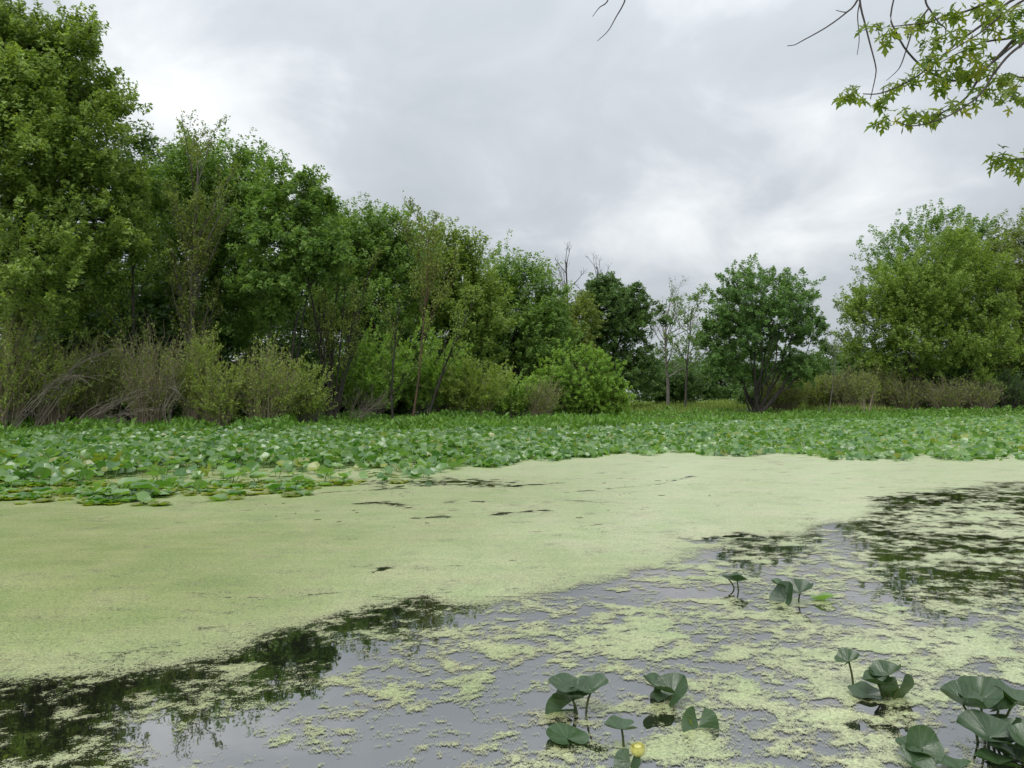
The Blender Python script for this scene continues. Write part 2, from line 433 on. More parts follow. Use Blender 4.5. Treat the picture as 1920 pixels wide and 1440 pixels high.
hs = k.n('ShaderNodeHueSaturation'); k.l(col, hs.inputs['Color']); k.l(k.math('ADD', k.math('MULTIPLY', vs_.outputs[0], 0.7), k.math('ADD', 0.42, k.math('MULTIPLY', k.noise(1.4, 6, 0.7, mpd.outputs[0], 0.5), 0.42))), hs.inputs['Value'])
grainy = k.math('ADD', 0.35, k.math('MULTIPLY', k.noise(0.7, 4, 0.6, ob), 0.9))
dk = k.math('MULTIPLY', k.math('MULTIPLY', k.math('SUBTRACT', 0.47, fine), 6.0, clamp=True), grainy)
col = k.mix(k.math('MULTIPLY', dk, 0.75), hs.outputs[0], (0.075, 0.085, 0.028))
p = k.n('ShaderNodeBsdfPrincipled'); p.inputs['Roughness'].default_value = 0.40; p.inputs['IOR'].default_value = 1.75
k.l(col, p.inputs['Base Color']); k.l(alpha, p.inputs['Alpha'])
b = k.n('ShaderNodeBump'); b.inputs['Strength'].default_value = 0.22; b.inputs['Distance'].default_value = 0.006
k.l(fine, b.inputs['Height']); k.l(b.outputs[0], p.inputs['Normal']); k.l(p.outputs[0], k.out.inputs[0])
M['duckweed'] = k.m
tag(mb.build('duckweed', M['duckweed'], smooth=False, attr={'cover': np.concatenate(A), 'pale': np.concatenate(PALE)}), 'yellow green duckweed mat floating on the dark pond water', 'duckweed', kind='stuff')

# bits of dead stem and leaf caught in the mat
rng = np.random.default_rng(77); n = 34
px_ = rng.uniform(450, 1350, n); py_ = 900 + rng.random(n) ** 1.4 * 85
C0 = np.array([onz(a, b) for a, b in zip(px_, py_)]); C0 = C0[cover(C0[:, 0].copy(), C0[:, 1].copy()) > 1.0]; n = len(C0); C0[:, 2] = 0.011
an = rng.uniform(-1.6, 1.6, n); dv = np.stack([np.cos(an), np.sin(an), 0 * an], -1); ll = rng.uniform(0.03, 0.16, n)[:, None]
mb = MB(); bend = np.cross(dv, [0, 0, 1.0]) * rng.normal(size=(n, 1)) * 0.12 * ll
tubes(mb, np.stack([C0 - dv * ll * 0.5, C0 + bend, C0 + dv * ll * 0.5], 1), np.broadcast_to(np.array([0.005, 0.007, 0.003]), (n, 3)), 4)
m_ = n // 2; leaves(mb, C0[:m_] + rng.normal(size=(m_, 3)) * np.array([0.25, 0.25, 0]), rdir(rng, m_) * np.array([1, 1, 0.05]), np.tile([0, 0, 1.0], (m_, 1)), rng.uniform(0.04, 0.11, m_), 0.04, 0.1)
M['litter'] = mat_bark('wet_litter', (0.05, 0.04, 0.025), (0.16, 0.13, 0.08), 12)
tag(mb.build('floating_litter', M['litter'], smooth=False), 'bits of dead stem and leaf caught in the duckweed mat', 'litter', kind='stuff')

# ------------------------------------------------------------------ trees
def path_between(rng, a, b, k=6, sag=0.12, wob=0.04):
    a = np.asarray(a); b = np.asarray(b); L = np.linalg.norm(b - a)
    t = np.linspace(0, 1, k)[:, None]
    p = a + (b - a) * t
    p[:, 2] += (np.sin(t[:, 0] * math.pi) * -sag * L)
    w = rng.normal(size=(k, 3)) * wob * L; w[0] = 0; w[-1] = 0
    return p + w

def leafy_tree(name, label, cat, base, lobes, mat, seed, n_clump=90, sprays=14, per=28, leaf=0.17, spray=1.35, upw=0.85,
               stems=1, trunk_r=0.25, fork=0.3, bark='bark', group=None, clump_r=0.32, droop=0.25, fill=0.35, front=0.62, lean=(0, 0)):
    """base (px, distance); lobes (px, py, rx, ry[, forward shift m]) are crown volumes in photo pixels at that distance"""
    rng = np.random.default_rng(seed)
    n_clump = int(n_clump * 1.25); leaf *= 1.30; per = max(10, int(per * 1.6)); leaf *= 0.88; clump_r *= 1.22
    px0, D = base
    gx_ = (px0 - CX) / FPX * D; gz = float(ground_z(gx_, D))
    root = empty(name, (gx_, D, gz), label, cat, group)
    org = np.array([gx_, D, gz - 0.25])
    s = D / FPX
    LC = []; LR = []; W = []
    for lb in lobes:
        c = at(lb[0], lb[1], D); c[1] += lb[4] if len(lb) > 4 else 0
        LC.append(c); LR.append(np.array([lb[2] * s, lb[2] * s * 0.85, lb[3] * s])); W.append((lb[2] * lb[3]) ** 0.9)
    LC = np.array(LC); LR = np.array(LR); W = np.array(W) / sum(W)
    li = rng.choice(len(LC), n_clump, p=W)
    d = rdir(rng, n_clump)
    flip = (d[:, 1] > 0) & (rng.random(n_clump) < (front - 0.5) * 2); d[flip, 1] *= -1
    r = np.where(rng.random(n_clump) < fill, rng.uniform(0.15, 0.7, n_clump), rng.uniform(0.68, 0.97, n_clump))
    CC = LC[li] + d * LR[li] * r[:, None]
    ok = CC[:, 2] > gz + 0.4; CC = CC[ok]; li = li[ok]; n = len(CC)
    cr_ = LR[li].min(1) * clump_r * rng.uniform(0.6, 1.25, n)
    # sprays of leaves
    ci = np.repeat(np.arange(n), sprays); m = len(ci)
    sc = CC[ci] + np.clip(rng.normal(size=(m, 3)), -1.5, 1.5) * cr_[ci][:, None] * np.array([0.75, 0.75, 0.55])
    outw = norm((sc - LC[li[ci]]) / LR[li[ci]])
    ax = norm(outw * 0.75 + np.array([0, 0, upw]) + rng.normal(size=(m, 3)) * 0.38)
    sl = spray * rng.uniform(0.55, 1.3, m)
    j = np.repeat(np.arange(m), per); q = len(j)
    t = rng.random(q) ** 0.8
    side = norm(np.cross(ax[j], rdir(rng, q)))
    pos = sc[j] + ax[j] * (t * sl[j])[:, None] + side * (rng.random(q) * sl[j] * 0.23 * (1.1 - 0.8 * t))[:, None]
    ld = norm(side * 0.8 + ax[j] * 0.45 + np.array([0, 0, -droop]) + rng.normal(size=(q, 3)) * 0.25)
    ln = norm(np.array([0, 0, 1.0]) + rng.normal(size=(q, 3)) * 0.5 + outw[j] * 0.3)
    L = leaf * rng.uniform(0.5, 1.35, q)
    mb = MB(); leaf_tris(mb, pos, ld, ln, L, L * rng.uniform(0.6, 0.95, q))
    # wood
    mt = MB(); mw = MB()
    top = LC[:, 2].max(); cx = (LC * W[:, None]).sum(0)
    prim = []
    if stems == 1:
        tt = np.array([cx[0] * 0.7 + org[0] * 0.3 + lean[0], cx[1] * 0.7 + org[1] * 0.3, top * 0.9])
        tp = resample(path_between(rng, org, tt, 5, 0, 0.02), 12)
        tubes(mt, tp[None], (trunk_r * np.linspace(1.15, 0.12, 12))[None], 8)
        prim.append((tp, trunk_r * np.linspace(1.15, 0.12, 12)))
        starts = [(tp[int(fork * 11) + (a % 5)]) for a in range(9)]
    else:
        starts = [org + np.array([rng.normal() * trunk_r, rng.normal() * trunk_r, 0]) for _ in range(stems)]
    ends = rng.choice(n, min(n, 9 if stems == 1 else stems), replace=False)
    far = CC[ends] * 0.9 + cx * 0.1
    for a, (st, en) in enumerate(zip(starts, far)):
        pp = resample(path_between(rng, st, en, 5, 0.10 if stems == 1 else 0.07, 0.03), 10)
        r0 = trunk_r * (0.55 if stems == 1 else 0.75) * rng.uniform(0.7, 1.1)
        RR = r0 * np.linspace(1.0, 0.16, 10); tubes(mt, pp[None], RR[None], 6); prim.append((pp, RR))
    allp = np.concatenate([p_[2:] for p_, _ in prim]); allr = np.concatenate([r_[2:] for _, r_ in prim])
    paths = []; rads = []
    for a in range(n):
        dd = np.linalg.norm(allp - CC[a], axis=1) + np.maximum(allp[:, 2] - CC[a, 2], 0) * 1.5
        b_ = int(np.argmin(dd)); paths.append(path_between(rng, allp[b_], CC[a], 5, 0.08, 0.05))
        rads.append(np.linspace(min(allr[b_] * 0.7, 0.09), 0.018, 5))
    tubes(mw, np.array(paths), np.array(rads), 4)
    # twigs inside the clumps
    sel = rng.random(m) < 0.08
    tw = np.stack([CC[ci[sel]], (CC[ci[sel]] + sc[sel]) / 2 + rng.normal(size=(sel.sum(), 3)) * 0.08, sc[sel], sc[sel] + ax[sel] * sl[sel][:, None] * 0.8], 1)
    tubes(mw, tw, np.broadcast_to(np.array([0.022, 0.016, 0.012, 0.006]), tw.shape[:2]), 3)
    mt.build('trunk', M[bark], root); tag(mw.build('branches', M[bark], root), kind='stuff'); mb.build('crown', M[mat], root, smooth=False)
    return root

def grow(rng, base, dirn, L, r, levels, nch, spread=0.7, up=0.25, wob=0.10, out=None, shrink=0.55, t0=0.25):
    """bare branching: list of five-point paths"""
    if out is None: out = []
    k = 5; p = [np.asarray(base, float)]; d = norm(np.asarray(dirn, float))
    for i in range(k - 1):
        d = norm(d + rng.normal(size=3) * wob + np.array([0, 0, up * 0.15]))
        p.append(p[-1] + d * L / (k - 1))
    p = np.array(p); out.append((p, np.linspace(r, max(r * 0.3, 0.004), k)))
    if levels > 0:
        for c in range(nch[0]):
            t = rng.uniform(t0, 1.0); i = min(int(t * (k - 1)), k - 2); f = t * (k - 1) - i
            st = p[i] * (1 - f) + p[i + 1] * f; dd = norm(p[i + 1] - p[i])
            nd = norm(dd + rdir(rng, 1)[0] * spread + np.array([0, 0, up]))
            grow(rng, st, nd, L * shrink * rng.uniform(0.65, 1.15) * (1.15 - 0.5 * t), r * 0.5 * (1 - 0.5 * t), levels - 1, nch[1:], spread, up, wob, out, shrink, t0)
    return out
def bare_tree(name, label, base, height, r, seed, levels=3, nch=(9, 6, 5), spread=0.7, up=0.3, lean=(0, 0), bark='greybark', stems=1, fan=0.25,
              leaf_mat=None, leaf_n=0, leaf=0.10, group=None, cat='tree', leaf_lo=0.0, wob=0.08, shrink=0.55, t0=0.25, spot=None):
    rng = np.random.default_rng(seed); px0, D = base
    x = (px0 - CX) / FPX * D; gz = float(ground_z(x, D))
    root = empty(name, (x, D, gz), label, cat, group)
    out = []
    for s_ in range(stems):
        a = rng.uniform(0, 2 * math.pi); f = fan * rng.uniform(0.3, 1.2) if stems > 1 else 0
        d = np.array([math.cos(a) * f + lean[0], math.sin(a) * f + lean[1], 1.0])
        o = np.array([x, D, gz - 0.2]) + np.array([math.cos(a), math.sin(a), 0]) * (0.25 if stems > 1 else 0) * fan * 2
        grow(rng, o, d, height * (1 if stems == 1 else rng.uniform(0.6, 1.0)), r, levels, nch, spread, up, wob, out, shrink, t0)
    P = np.array([o[0] for o in out]); R = np.array([o[1] for o in out])
    thick = R[:, 0] >= r * 0.6
    mt = MB(); tubes(mt, P[thick], R[thick], 7); mt.build('trunk', M[bark], root)
    if (~thick).any():
        mw = MB(); tubes(mw, P[~thick], R[~thick], 3); tag(mw.build('branches', M[bark], root), kind='stuff')
    if leaf_mat:
        tips = P[~thick]; tips = tips[tips[:, 2, 2] > gz + leaf_lo]
        i = rng.integers(0, len(tips), leaf_n); t = rng.integers(1, 5, leaf_n)
        c = tips[i, t] + rng.normal(size=(leaf_n, 3)) * 0.10
        L = leaf * rng.uniform(0.6, 1.3, leaf_n)
        ml = MB(); leaves(ml, c, rdir(rng, leaf_n) + np.array([0, 0, -0.2]), rdir(rng, leaf_n) + np.array([0, 0, 1.0]), L, L * 0.6)
        ml.build('foliage', M[leaf_mat], root, smooth=False)
    return root

def twig_shrub(name, label, base, height, width, n, bark, leaf_mat, leaf_n, seed, lean=0.0, arch=0.35, leaf=0.12, r=0.0095, leaf_lo=0.2, group=None, branch=3, cat='shrub', narrow=0.4, depth=None):
    """many thin stems rising from one stool, fanning and arching, with fine side twigs"""
    rng = np.random.default_rng(seed); px0, D = base
    x = (px0 - CX) / FPX * D; gz = float(ground_z(x, D))
    root = empty(name, (x, D, gz), label, cat, group)
    dp = depth if depth else width * 0.8; n = int(n * 0.8); leaf_n = int(leaf_n * 1.5); leaf *= 1.15
    a = rng.uniform(0, 2 * math.pi, n); q = np.sqrt(rng.random(n))
    b0 = np.stack([x + np.cos(a) * q * width * 0.16, D + np.sin(a) * q * dp * 0.16, np.full(n, gz - 0.1)], -1)
    h = height * rng.uniform(0.45, 1.05, n) * (1 - 0.25 * q)
    tip = np.stack([x + np.cos(a) * q * width * 0.5 + lean * h, D + np.sin(a) * q * dp * 0.5, gz + h], -1)
    t = np.linspace(0, 1, 6)[None, :, None]
    mid = (b0 + tip) / 2 + np.array([0, 0, 1.0]) * (arch * h[:, None] * 0.35) - np.stack([np.cos(a) * q * width * 0.10, np.sin(a) * q * dp * 0.1, 0 * a], -1)
    P = (1 - t) ** 2 * b0[:, None] + 2 * t * (1 - t) * mid[:, None] + t ** 2 * tip[:, None]
    P[:, 1:] += rng.normal(size=P[:, 1:].shape) * 0.02 * height
    R = r * rng.uniform(0.7, 1.5, n)[:, None] * np.linspace(1.3, 0.3, 6)[None]
    mt = MB(); tubes(mt, P, R, 3); mt.build('stems', M[bark], root)
    # side twigs
    k_ = n * branch; i = rng.integers(0, n, k_); tt = rng.integers(1, 5, k_)
    s0 = P[i, tt]; dd = norm(P[i, tt + 1] - P[i, tt]); nd = norm(dd + rng.normal(size=(k_, 3)) * 0.42 + np.array([0, 0, 0.25]))
    L = height * rng.uniform(0.10, 0.26, k_)[:, None]
    Q = np.stack([s0, s0 + nd * L * 0.5, s0 + nd * L + rng.normal(size=(k_, 3)) * 0.03 * height], 1)
    mw = MB(); tubes(mw, Q, np.broadcast_to(np.array([0.6, 0.45, 0.25]) * r, Q.shape[:2]), 3); mw.build('twigs', M[bark], root)
    if leaf_n:
        i = rng.integers(0, k_, leaf_n); u = rng.random(leaf_n)[:, None]
        c = Q[i, 0] * (1 - u) + Q[i, 2] * u + rng.normal(size=(leaf_n, 3)) * 0.05
        keep = c[:, 2] > gz + leaf_lo * height * rng.uniform(0.5, 1.2, leaf_n); c = c[keep]; i = i[keep]; nl = len(c)
        ld = norm(norm(Q[i, 2] - Q[i, 0]) + rng.normal(size=(nl, 3)) * 0.5)
        Ll = leaf * rng.uniform(0.6, 1.4, nl)
        ml = MB(); leaf_tris(ml, c, ld, rdir(rng, nl) + np.array([0, -0.3, 0.9]), Ll, Ll * narrow * 1.1); ml.build('foliage', M[leaf_mat], root, smooth=False)
    return root

T = leafy_tree
# --- left bank, from the left edge towards the gap
T('maple_tree', 'tall yellow green maple filling the upper left edge of the picture', 'tree', (40, 43),
  [(20, 330, 190, 250), (110, 190, 110, 130), (-20, 150, 120, 120), (160, 400, 100, 150), (60, 520, 190, 120, -2), (40, 100, 95, 75), (190, 300, 60, 90), (120, 110, 80, 70)],
  'maple', 11, n_clump=260, sprays=15, per=30, leaf=0.165, spray=1.05, trunk_r=0.42, clump_r=0.24)
T('maple_tree', 'dark green maple with spiky crown top behind the bare grey ash', 'tree', (420, 52),
  [(410, 360, 100, 82), (470, 410, 75, 105), (340, 415, 78, 105), (420, 500, 130, 90), (400, 600, 120, 60)], 'green', 12, n_clump=130, sprays=13, per=26, leaf=0.18, trunk_r=0.35)
T('broadleaf_tree', 'dark forked tree with loose ragged crown right of the spiky maple', 'tree', (505, 48),
  [(560, 370, 55, 65), (540, 450, 80, 80), (590, 430, 45, 60), (520, 540, 70, 55), (600, 500, 40, 40)], 'green', 13, n_clump=85, sprays=11, per=24, leaf=0.18, spray=0.75, upw=0.4, stems=3, trunk_r=0.17)
T('maple_tree', 'full round green maple standing left of the leaning bare stems', 'tree', (700, 60),
  [(700, 470, 85, 80), (660, 520, 60, 90), (750, 500, 55, 80), (700, 590, 95, 70)], 'green', 14, n_clump=110, sprays=12, per=26, leaf=0.19, trunk_r=0.3)
T('maple_tree', 'narrow maple with upright shoots behind the leaning brown trunk', 'tree', (838, 66),
  [(830, 500, 50, 70), (870, 540, 65, 80), (800, 560, 45, 80), (880, 620, 70, 60)], 'maple', 15, n_clump=95, sprays=12, per=26, leaf=0.20, trunk_r=0.26, upw=1.0)
T('maple_tree', 'broad dark green maple towering over the yellowish shrub', 'tree', (960, 76),
  [(935, 545, 60, 72), (1000, 570, 55, 75), (960, 640, 95, 75), (900, 620, 45, 60), (1035, 640, 35, 70)], 'green', 16, n_clump=125, sprays=13, per=26, leaf=0.21, trunk_r=0.35)
T('broadleaf_tree', 'small rounded yellow green tree between dark maple and dead treetop', 'tree', (1070, 82),
  [(1065, 610, 42, 52), (1050, 660, 50, 50)], 'olive', 17, n_clump=60, sprays=12, per=22, leaf=0.2, upw=0.4, trunk_r=0.2)
T('broadleaf_tree', 'dark spreading tree with flat lobed branches behind the domed shrub', 'tree', (1165, 88),
  [(1150, 590, 62, 55), (1210, 600, 36, 32), (1180, 560, 32, 28), (1110, 610, 45, 60), (1160, 680, 75, 60), (1120, 555, 35, 30)], 'dark', 18, n_clump=120, sprays=13, per=24, leaf=0.22, upw=0.35, trunk_r=0.35, spray=0.8)
# --- right of the gap
T('ash_tree', 'round multi stemmed blue green tree standing alone on the bank', 'tree', (1418, 84),
  [(1430, 560, 88, 68), (1370, 575, 52, 62), (1490, 580, 52, 65), (1430, 615, 100, 52), (1345, 635, 32, 52), (1517, 640, 34, 55), (1350, 692, 44, 34), (1512, 692, 44, 34), (1430, 680, 80, 34, 2.5)], 'ash', 19, n_clump=175, sprays=11, per=29, leaf=0.18, upw=0.45, stems=17, trunk_r=0.22, fill=0.15, spray=0.8, clump_r=0.26)
T('maple_tree', 'big yellow green maple with dense crown near the right edge', 'tree', (1735, 92),
  [(1770, 540, 100, 110), (1700, 590, 85, 90), (1840, 590, 70, 100), (1620, 570, 50, 55), (1640, 640, 60, 45), (1770, 670, 120, 60)], 'yellow', 20, n_clump=190, sprays=13, per=31, leaf=0.195, upw=0.9, stems=5, trunk_r=0.4, clump_r=0.26)
T('maple_tree', 'taller green maple rising behind the yellow green maple', 'tree', (1740, 104),
  [(1730, 480, 90, 85), (1790, 470, 60, 75), (1660, 540, 55, 75), (1760, 580, 100, 90)], 'green', 21, n_clump=110, sprays=12, per=24, leaf=0.24, upw=0.5, trunk_r=0.4)
T('maple_tree', 'yellowish tall maple cut off by the right edge of the picture', 'tree', (1905, 100),
  [(1900, 500, 78, 92), (1965, 510, 90, 105), (1930, 600, 90, 90), (1890, 680, 70, 60)], 'olive', 22, n_clump=140, sprays=12, per=24, leaf=0.24, upw=0.5, trunk_r=0.36)

# --- woodland behind the left bank (dark fillers seen through the gaps)
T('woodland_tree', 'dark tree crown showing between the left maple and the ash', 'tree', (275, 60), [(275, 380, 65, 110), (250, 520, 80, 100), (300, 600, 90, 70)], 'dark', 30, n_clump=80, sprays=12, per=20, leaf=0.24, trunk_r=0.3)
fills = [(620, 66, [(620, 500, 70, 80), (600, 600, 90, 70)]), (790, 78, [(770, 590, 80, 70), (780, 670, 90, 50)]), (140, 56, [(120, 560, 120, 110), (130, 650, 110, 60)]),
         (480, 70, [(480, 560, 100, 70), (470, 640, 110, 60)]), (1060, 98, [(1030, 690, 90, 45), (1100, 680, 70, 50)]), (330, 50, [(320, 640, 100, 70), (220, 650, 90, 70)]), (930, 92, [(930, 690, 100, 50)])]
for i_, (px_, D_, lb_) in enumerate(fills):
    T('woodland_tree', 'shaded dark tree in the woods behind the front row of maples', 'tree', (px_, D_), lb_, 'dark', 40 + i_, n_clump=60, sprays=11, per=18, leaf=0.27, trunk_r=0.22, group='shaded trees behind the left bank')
# --- far trees beyond the meadow
for i_, (px_, D_, py_, rx_, ry_) in enumerate([(1245, 150, 705, 40, 36), (1300, 175, 700, 38, 40), (1350, 190, 690, 40, 42), (1395, 180, 696, 40, 44), (1560, 160, 690, 36, 50), (1610, 185, 680, 42, 52), (1660, 170, 700, 40, 40), (1500, 190, 700, 45, 44)]):
    T('far_tree', 'small far off tree in the hazy row beyond the meadow', 'tree', (px_, D_), [(px_, py_, rx_, ry_), (px_ + 12, py_ + 24, rx_, ry_ * 0.7), (px_ - 8, py_ + 44, rx_ * 1.1, ry_ * 0.5)], 'dark', 60 + i_, n_clump=48, sprays=9, per=14, leaf=0.46, spray=1.4, trunk_r=0.2, group='far trees beyond the meadow')

# --- bare and dead trees
B = bare_tree
B('bare_ash', 'thin grey half bare ash rising in front of the spiky maple', (362, 46), 15.5, 0.17, 70, nch=(24, 7, 4), spread=0.75, up=0.42, bark='greybark', leaf_mat='olive', leaf_n=9000, leaf=0.15, leaf_lo=4, shrink=0.40, t0=0.12, wob=0.04)
B('bare_tree', 'slim dark bare tree beside the big left maple', (243, 44), 12.0, 0.12, 71, nch=(16, 6, 4), spread=0.8, up=0.2, bark='bark', leaf_mat='maple', leaf_n=5500, leaf=0.17, shrink=0.36, wob=0.04, t0=0.2)
B('dead_tree', 'pale leafless dead treetop standing above the small rounded tree', (1072, 92), 17.6, 0.24, 72, nch=(12, 7, 4), spread=0.95, up=0.12, bark='purpletwig', shrink=0.30, t0=0.68, wob=0.07)
B('dead_tree', 'thinner leafless dead treetop leaning beside the dark spreading tree', (1100, 94), 17.4, 0.17, 73, nch=(9, 7, 5), spread=0.9, up=0.15, bark='purpletwig', shrink=0.26, t0=0.7, lean=(0.06, 0), wob=0.07)
B('dead_tree', 'pale bare tree in the gap left of the round tree', (1252, 98), 12.8, 0.24, 74, nch=(14, 9, 5), spread=1.15, up=0.2, bark='paletwig', shrink=0.5, t0=0.32, leaf_mat='green', leaf_n=500, leaf=0.22, wob=0.09)
B('sparse_tree', 'thin tree with scattered leaves touching the round tree', (1285, 94), 12.6, 0.15, 75, nch=(14, 8, 5), spread=1.1, up=0.2, bark='greybark', shrink=0.46, t0=0.3, leaf_mat='green', leaf_n=3200, leaf=0.26)
T('broadleaf_tree', 'low dark bushy tree under the pale bare tree in the gap', 'tree', (1262, 112), [(1268, 722, 46, 36), (1222, 726, 34, 32)], 'dark', 76, n_clump=70, sprays=11, per=20, leaf=0.22, stems=4, trunk_r=0.14)
B('bare_shrub', 'many stemmed leafless grey shrub rooted in the marsh plants', (625, 50), 10.5, 0.075, 77, stems=13, fan=0.30, levels=3, nch=(8, 4, 3), spread=0.55, up=0.35, bark='bark', leaf_mat='olive', leaf_n=5200, leaf=0.14, leaf_lo=3.5, cat='shrub', shrink=0.32, wob=0.05)
B('dead_shrub', 'tangle of low dead twigs around the foot of the bare shrub', (632, 49), 3.2, 0.022, 78, stems=26, fan=1.5, levels=2, nch=(6, 4), spread=0.9, up=0.05, bark='twig', cat='shrub')
B('bare_sapling', 'slender dark bare trunk left of the leaning brown trunk', (737, 50), 8.0, 0.085, 79, nch=(11, 5, 3), spread=0.9, up=0.25, bark='bark', shrink=0.34, leaf_mat='olive', leaf_n=600, leaf=0.12, leaf_lo=3)
B('leaning_tree', 'leaning trunk with peeling orange brown bark and bare twigs above', (772, 50), 12.4, 0.075, 80, nch=(24, 7, 4), spread=0.72, up=0.36, lean=(0.17, 0.0), bark='orangebark', shrink=0.38, leaf_mat='olive', leaf_n=3600, leaf=0.15, leaf_lo=5.5, t0=0.30, wob=0.06)
B('leaning_tree', 'thin dark trunk leaning right beside the orange brown one', (798, 51), 8.5, 0.10, 81, nch=(12, 6, 4), spread=0.8, up=0.25, lean=(0.24, 0.0), bark='bark', shrink=0.36, leaf_mat='maple', leaf_n=900, leaf=0.14, leaf_lo=3, t0=0.35, wob=0.1)
B('bare_sapling', 'thin pale sapling leaning in the marsh right of the round tree', (1552, 80), 8.0, 0.07, 82, nch=(9, 6, 3), spread=0.8, up=0.3, lean=(0.10, 0), bark='greybark', shrink=0.40, wob=0.1)
B('bare_sapling', 'low many stemmed bare bush in front of the brown thicket', (1625, 80), 5.5, 0.05, 83, stems=6, fan=0.4, nch=(8, 5, 3), spread=0.8, up=0.3, bark='redtwig', leaf_mat='olive', leaf_n=1300, leaf=0.18, shrink=0.42, cat='shrub')

# --- shaded undergrowth closing the view under the trees
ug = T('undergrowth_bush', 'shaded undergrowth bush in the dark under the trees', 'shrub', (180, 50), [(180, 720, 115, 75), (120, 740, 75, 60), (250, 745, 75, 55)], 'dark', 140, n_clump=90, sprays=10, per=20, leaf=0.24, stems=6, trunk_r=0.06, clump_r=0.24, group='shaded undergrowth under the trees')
def copy_tree(o, loc, rz, s):
    c = o.copy(); COL.objects.link(c); c.location = loc; c.rotation_euler = (0, 0, rz); c.scale = s
    for ch in o.children:
        d = ch.copy(); COL.objects.link(d); d.parent = c
    return c
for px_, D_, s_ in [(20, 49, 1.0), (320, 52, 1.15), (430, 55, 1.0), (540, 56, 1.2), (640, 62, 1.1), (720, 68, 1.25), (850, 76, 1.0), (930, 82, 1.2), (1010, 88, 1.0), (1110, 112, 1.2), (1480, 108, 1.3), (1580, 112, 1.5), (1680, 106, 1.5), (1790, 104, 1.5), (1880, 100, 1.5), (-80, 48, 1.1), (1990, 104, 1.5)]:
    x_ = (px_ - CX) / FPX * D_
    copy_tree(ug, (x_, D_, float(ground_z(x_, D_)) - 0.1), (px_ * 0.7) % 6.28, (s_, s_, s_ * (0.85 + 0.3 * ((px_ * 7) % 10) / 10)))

# --- shrubs on the left bank
S = twig_shrub
S('willow_shrub', 'tall willow with reddish bare twig tops at the left edge', (5, 39.0), 8.2, 4.2, 200, 'redtwig', 'willow', 7000, 90, lean=0.03, leaf_lo=0.12)
S('willow_shrub', 'yellow green willow shrub second from the left edge', (95, 40.5), 5.4, 4.0, 200, 'redtwig', 'willow', 6500, 91, leaf_lo=0.25)
S('willow_shrub', 'dusky olive willow behind the arching dead branches', (175, 42), 5.6, 4.6, 200, 'redtwig', 'olive', 6200, 92)
S('willow_shrub', 'reddish grey bare twigged willow left of the bright spire', (275, 41.5), 6.2, 4.2, 260, 'redtwig', 'olive', 4000, 93, lean=0.06)
S('willow_shrub', 'upright bright yellow green willow spire beside the bare twigs', (365, 42.5), 6.3, 2.8, 150, 'redtwig', 'willow', 8500, 94, leaf=0.11, leaf_lo=0.3)
S('willow_shrub', 'loose green willow low between the spire and the twig fan', (410, 42), 4.2, 3.2, 150, 'redtwig', 'willow', 5200, 95)
S('willow_shrub', 'fan shaped willow with brown twigs and pale green right side', (495, 43), 5.3, 4.2, 250, 'redtwig', 'willow', 6200, 96, lean=0.06, leaf_lo=0.22)
S('willow_shrub', 'small dark green willow left of the leafless grey shrub', (575, 45), 4.2, 3.0, 130, 'greybark', 'willow', 4800, 97)
S('dogwood_shrub', 'green leafy shrub seen through the leafless grey stems', (685, 55), 7.0, 7.4, 150, 'greybark', 'bright', 11500, 98, leaf=0.19, narrow=0.5, leaf_lo=0.1)
S('dogwood_shrub', 'bright green bush behind the leaning brown trunk', (800, 58), 7.2, 7.6, 150, 'greybark', 'bright', 11500, 99, leaf=0.20, narrow=0.5, leaf_lo=0.1)
S('dogwood_shrub', 'wide yellowish olive shrub right of the leaning trunks', (885, 58), 5.2, 6.8, 180, 'redtwig', 'willow', 9500, 100, leaf=0.18, narrow=0.45)
S('dogwood_shrub', 'low yellowish shrub beside the domed green shrub', (955, 62), 4.2, 5.2, 140, 'greybark', 'bright', 7000, 101, leaf=0.18, narrow=0.45)
S('dogwood_shrub', 'brown twiggy bush in front of the domed green shrub', (1015, 61), 3.7, 3.6, 220, 'redtwig', 'olive', 2600, 102, lean=0.1)
T('domed_shrub', 'smooth domed bright green shrub standing on the bank', 'shrub', (1080, 66), [(1082, 714, 90, 66), (1045, 735, 64, 50), (1132, 740, 52, 42)], 'bright', 103,
  n_clump=200, sprays=8, per=26, leaf=0.115, spray=0.32, upw=0.45, stems=8, trunk_r=0.06, clump_r=0.14, fill=0.12)
S('dogwood_shrub', 'small pale yellow bush at the foot of the domed shrub', (1145, 68), 3.2, 3.6, 120, 'greybark', 'willow', 5200, 104, leaf=0.17, narrow=0.45)
# thicket on the right bank
for i_, (px_, D_, h_, w_, lab_, bk_, lf_, nn_) in enumerate([
    (1470, 90, 4.6, 7.5, 'olive bush under the right side of the round tree', 'redtwig', 'olive', 4200),
    (1535, 92, 5.0, 7.0, 'yellowish thicket bush between the round tree and the sapling', 'redtwig', 'willow', 4800),
    (1590, 90, 5.6, 7.0, 'brown twiggy thicket bush behind the pale sapling', 'redtwig', 'olive', 3200),
    (1645, 92, 6.2, 7.0, 'brown and green thicket bush left of the big maple trunk', 'redtwig', 'olive', 4200),
    (1700, 90, 4.8, 6.0, 'brownish low bush at the left foot of the big maple', 'redtwig', 'olive', 2200),
    (1775, 88, 4.6, 6.5, 'bare brown thicket under the big yellow green maple', 'redtwig', 'olive', 1800),
    (1835, 88, 4.2, 6.5, 'dull brown twig thicket right of the big maple trunk', 'redtwig', 'olive', 1500),
    (1900, 90, 5.0, 8.0, 'dark bush at the right edge under the maples', 'greybark', 'dark', 5200)]):
    S('thicket_bush', lab_, (px_, D_), h_, w_, 300, bk_, lf_, nn_, 110 + i_, leaf=0.2, r=0.016, narrow=0.45)
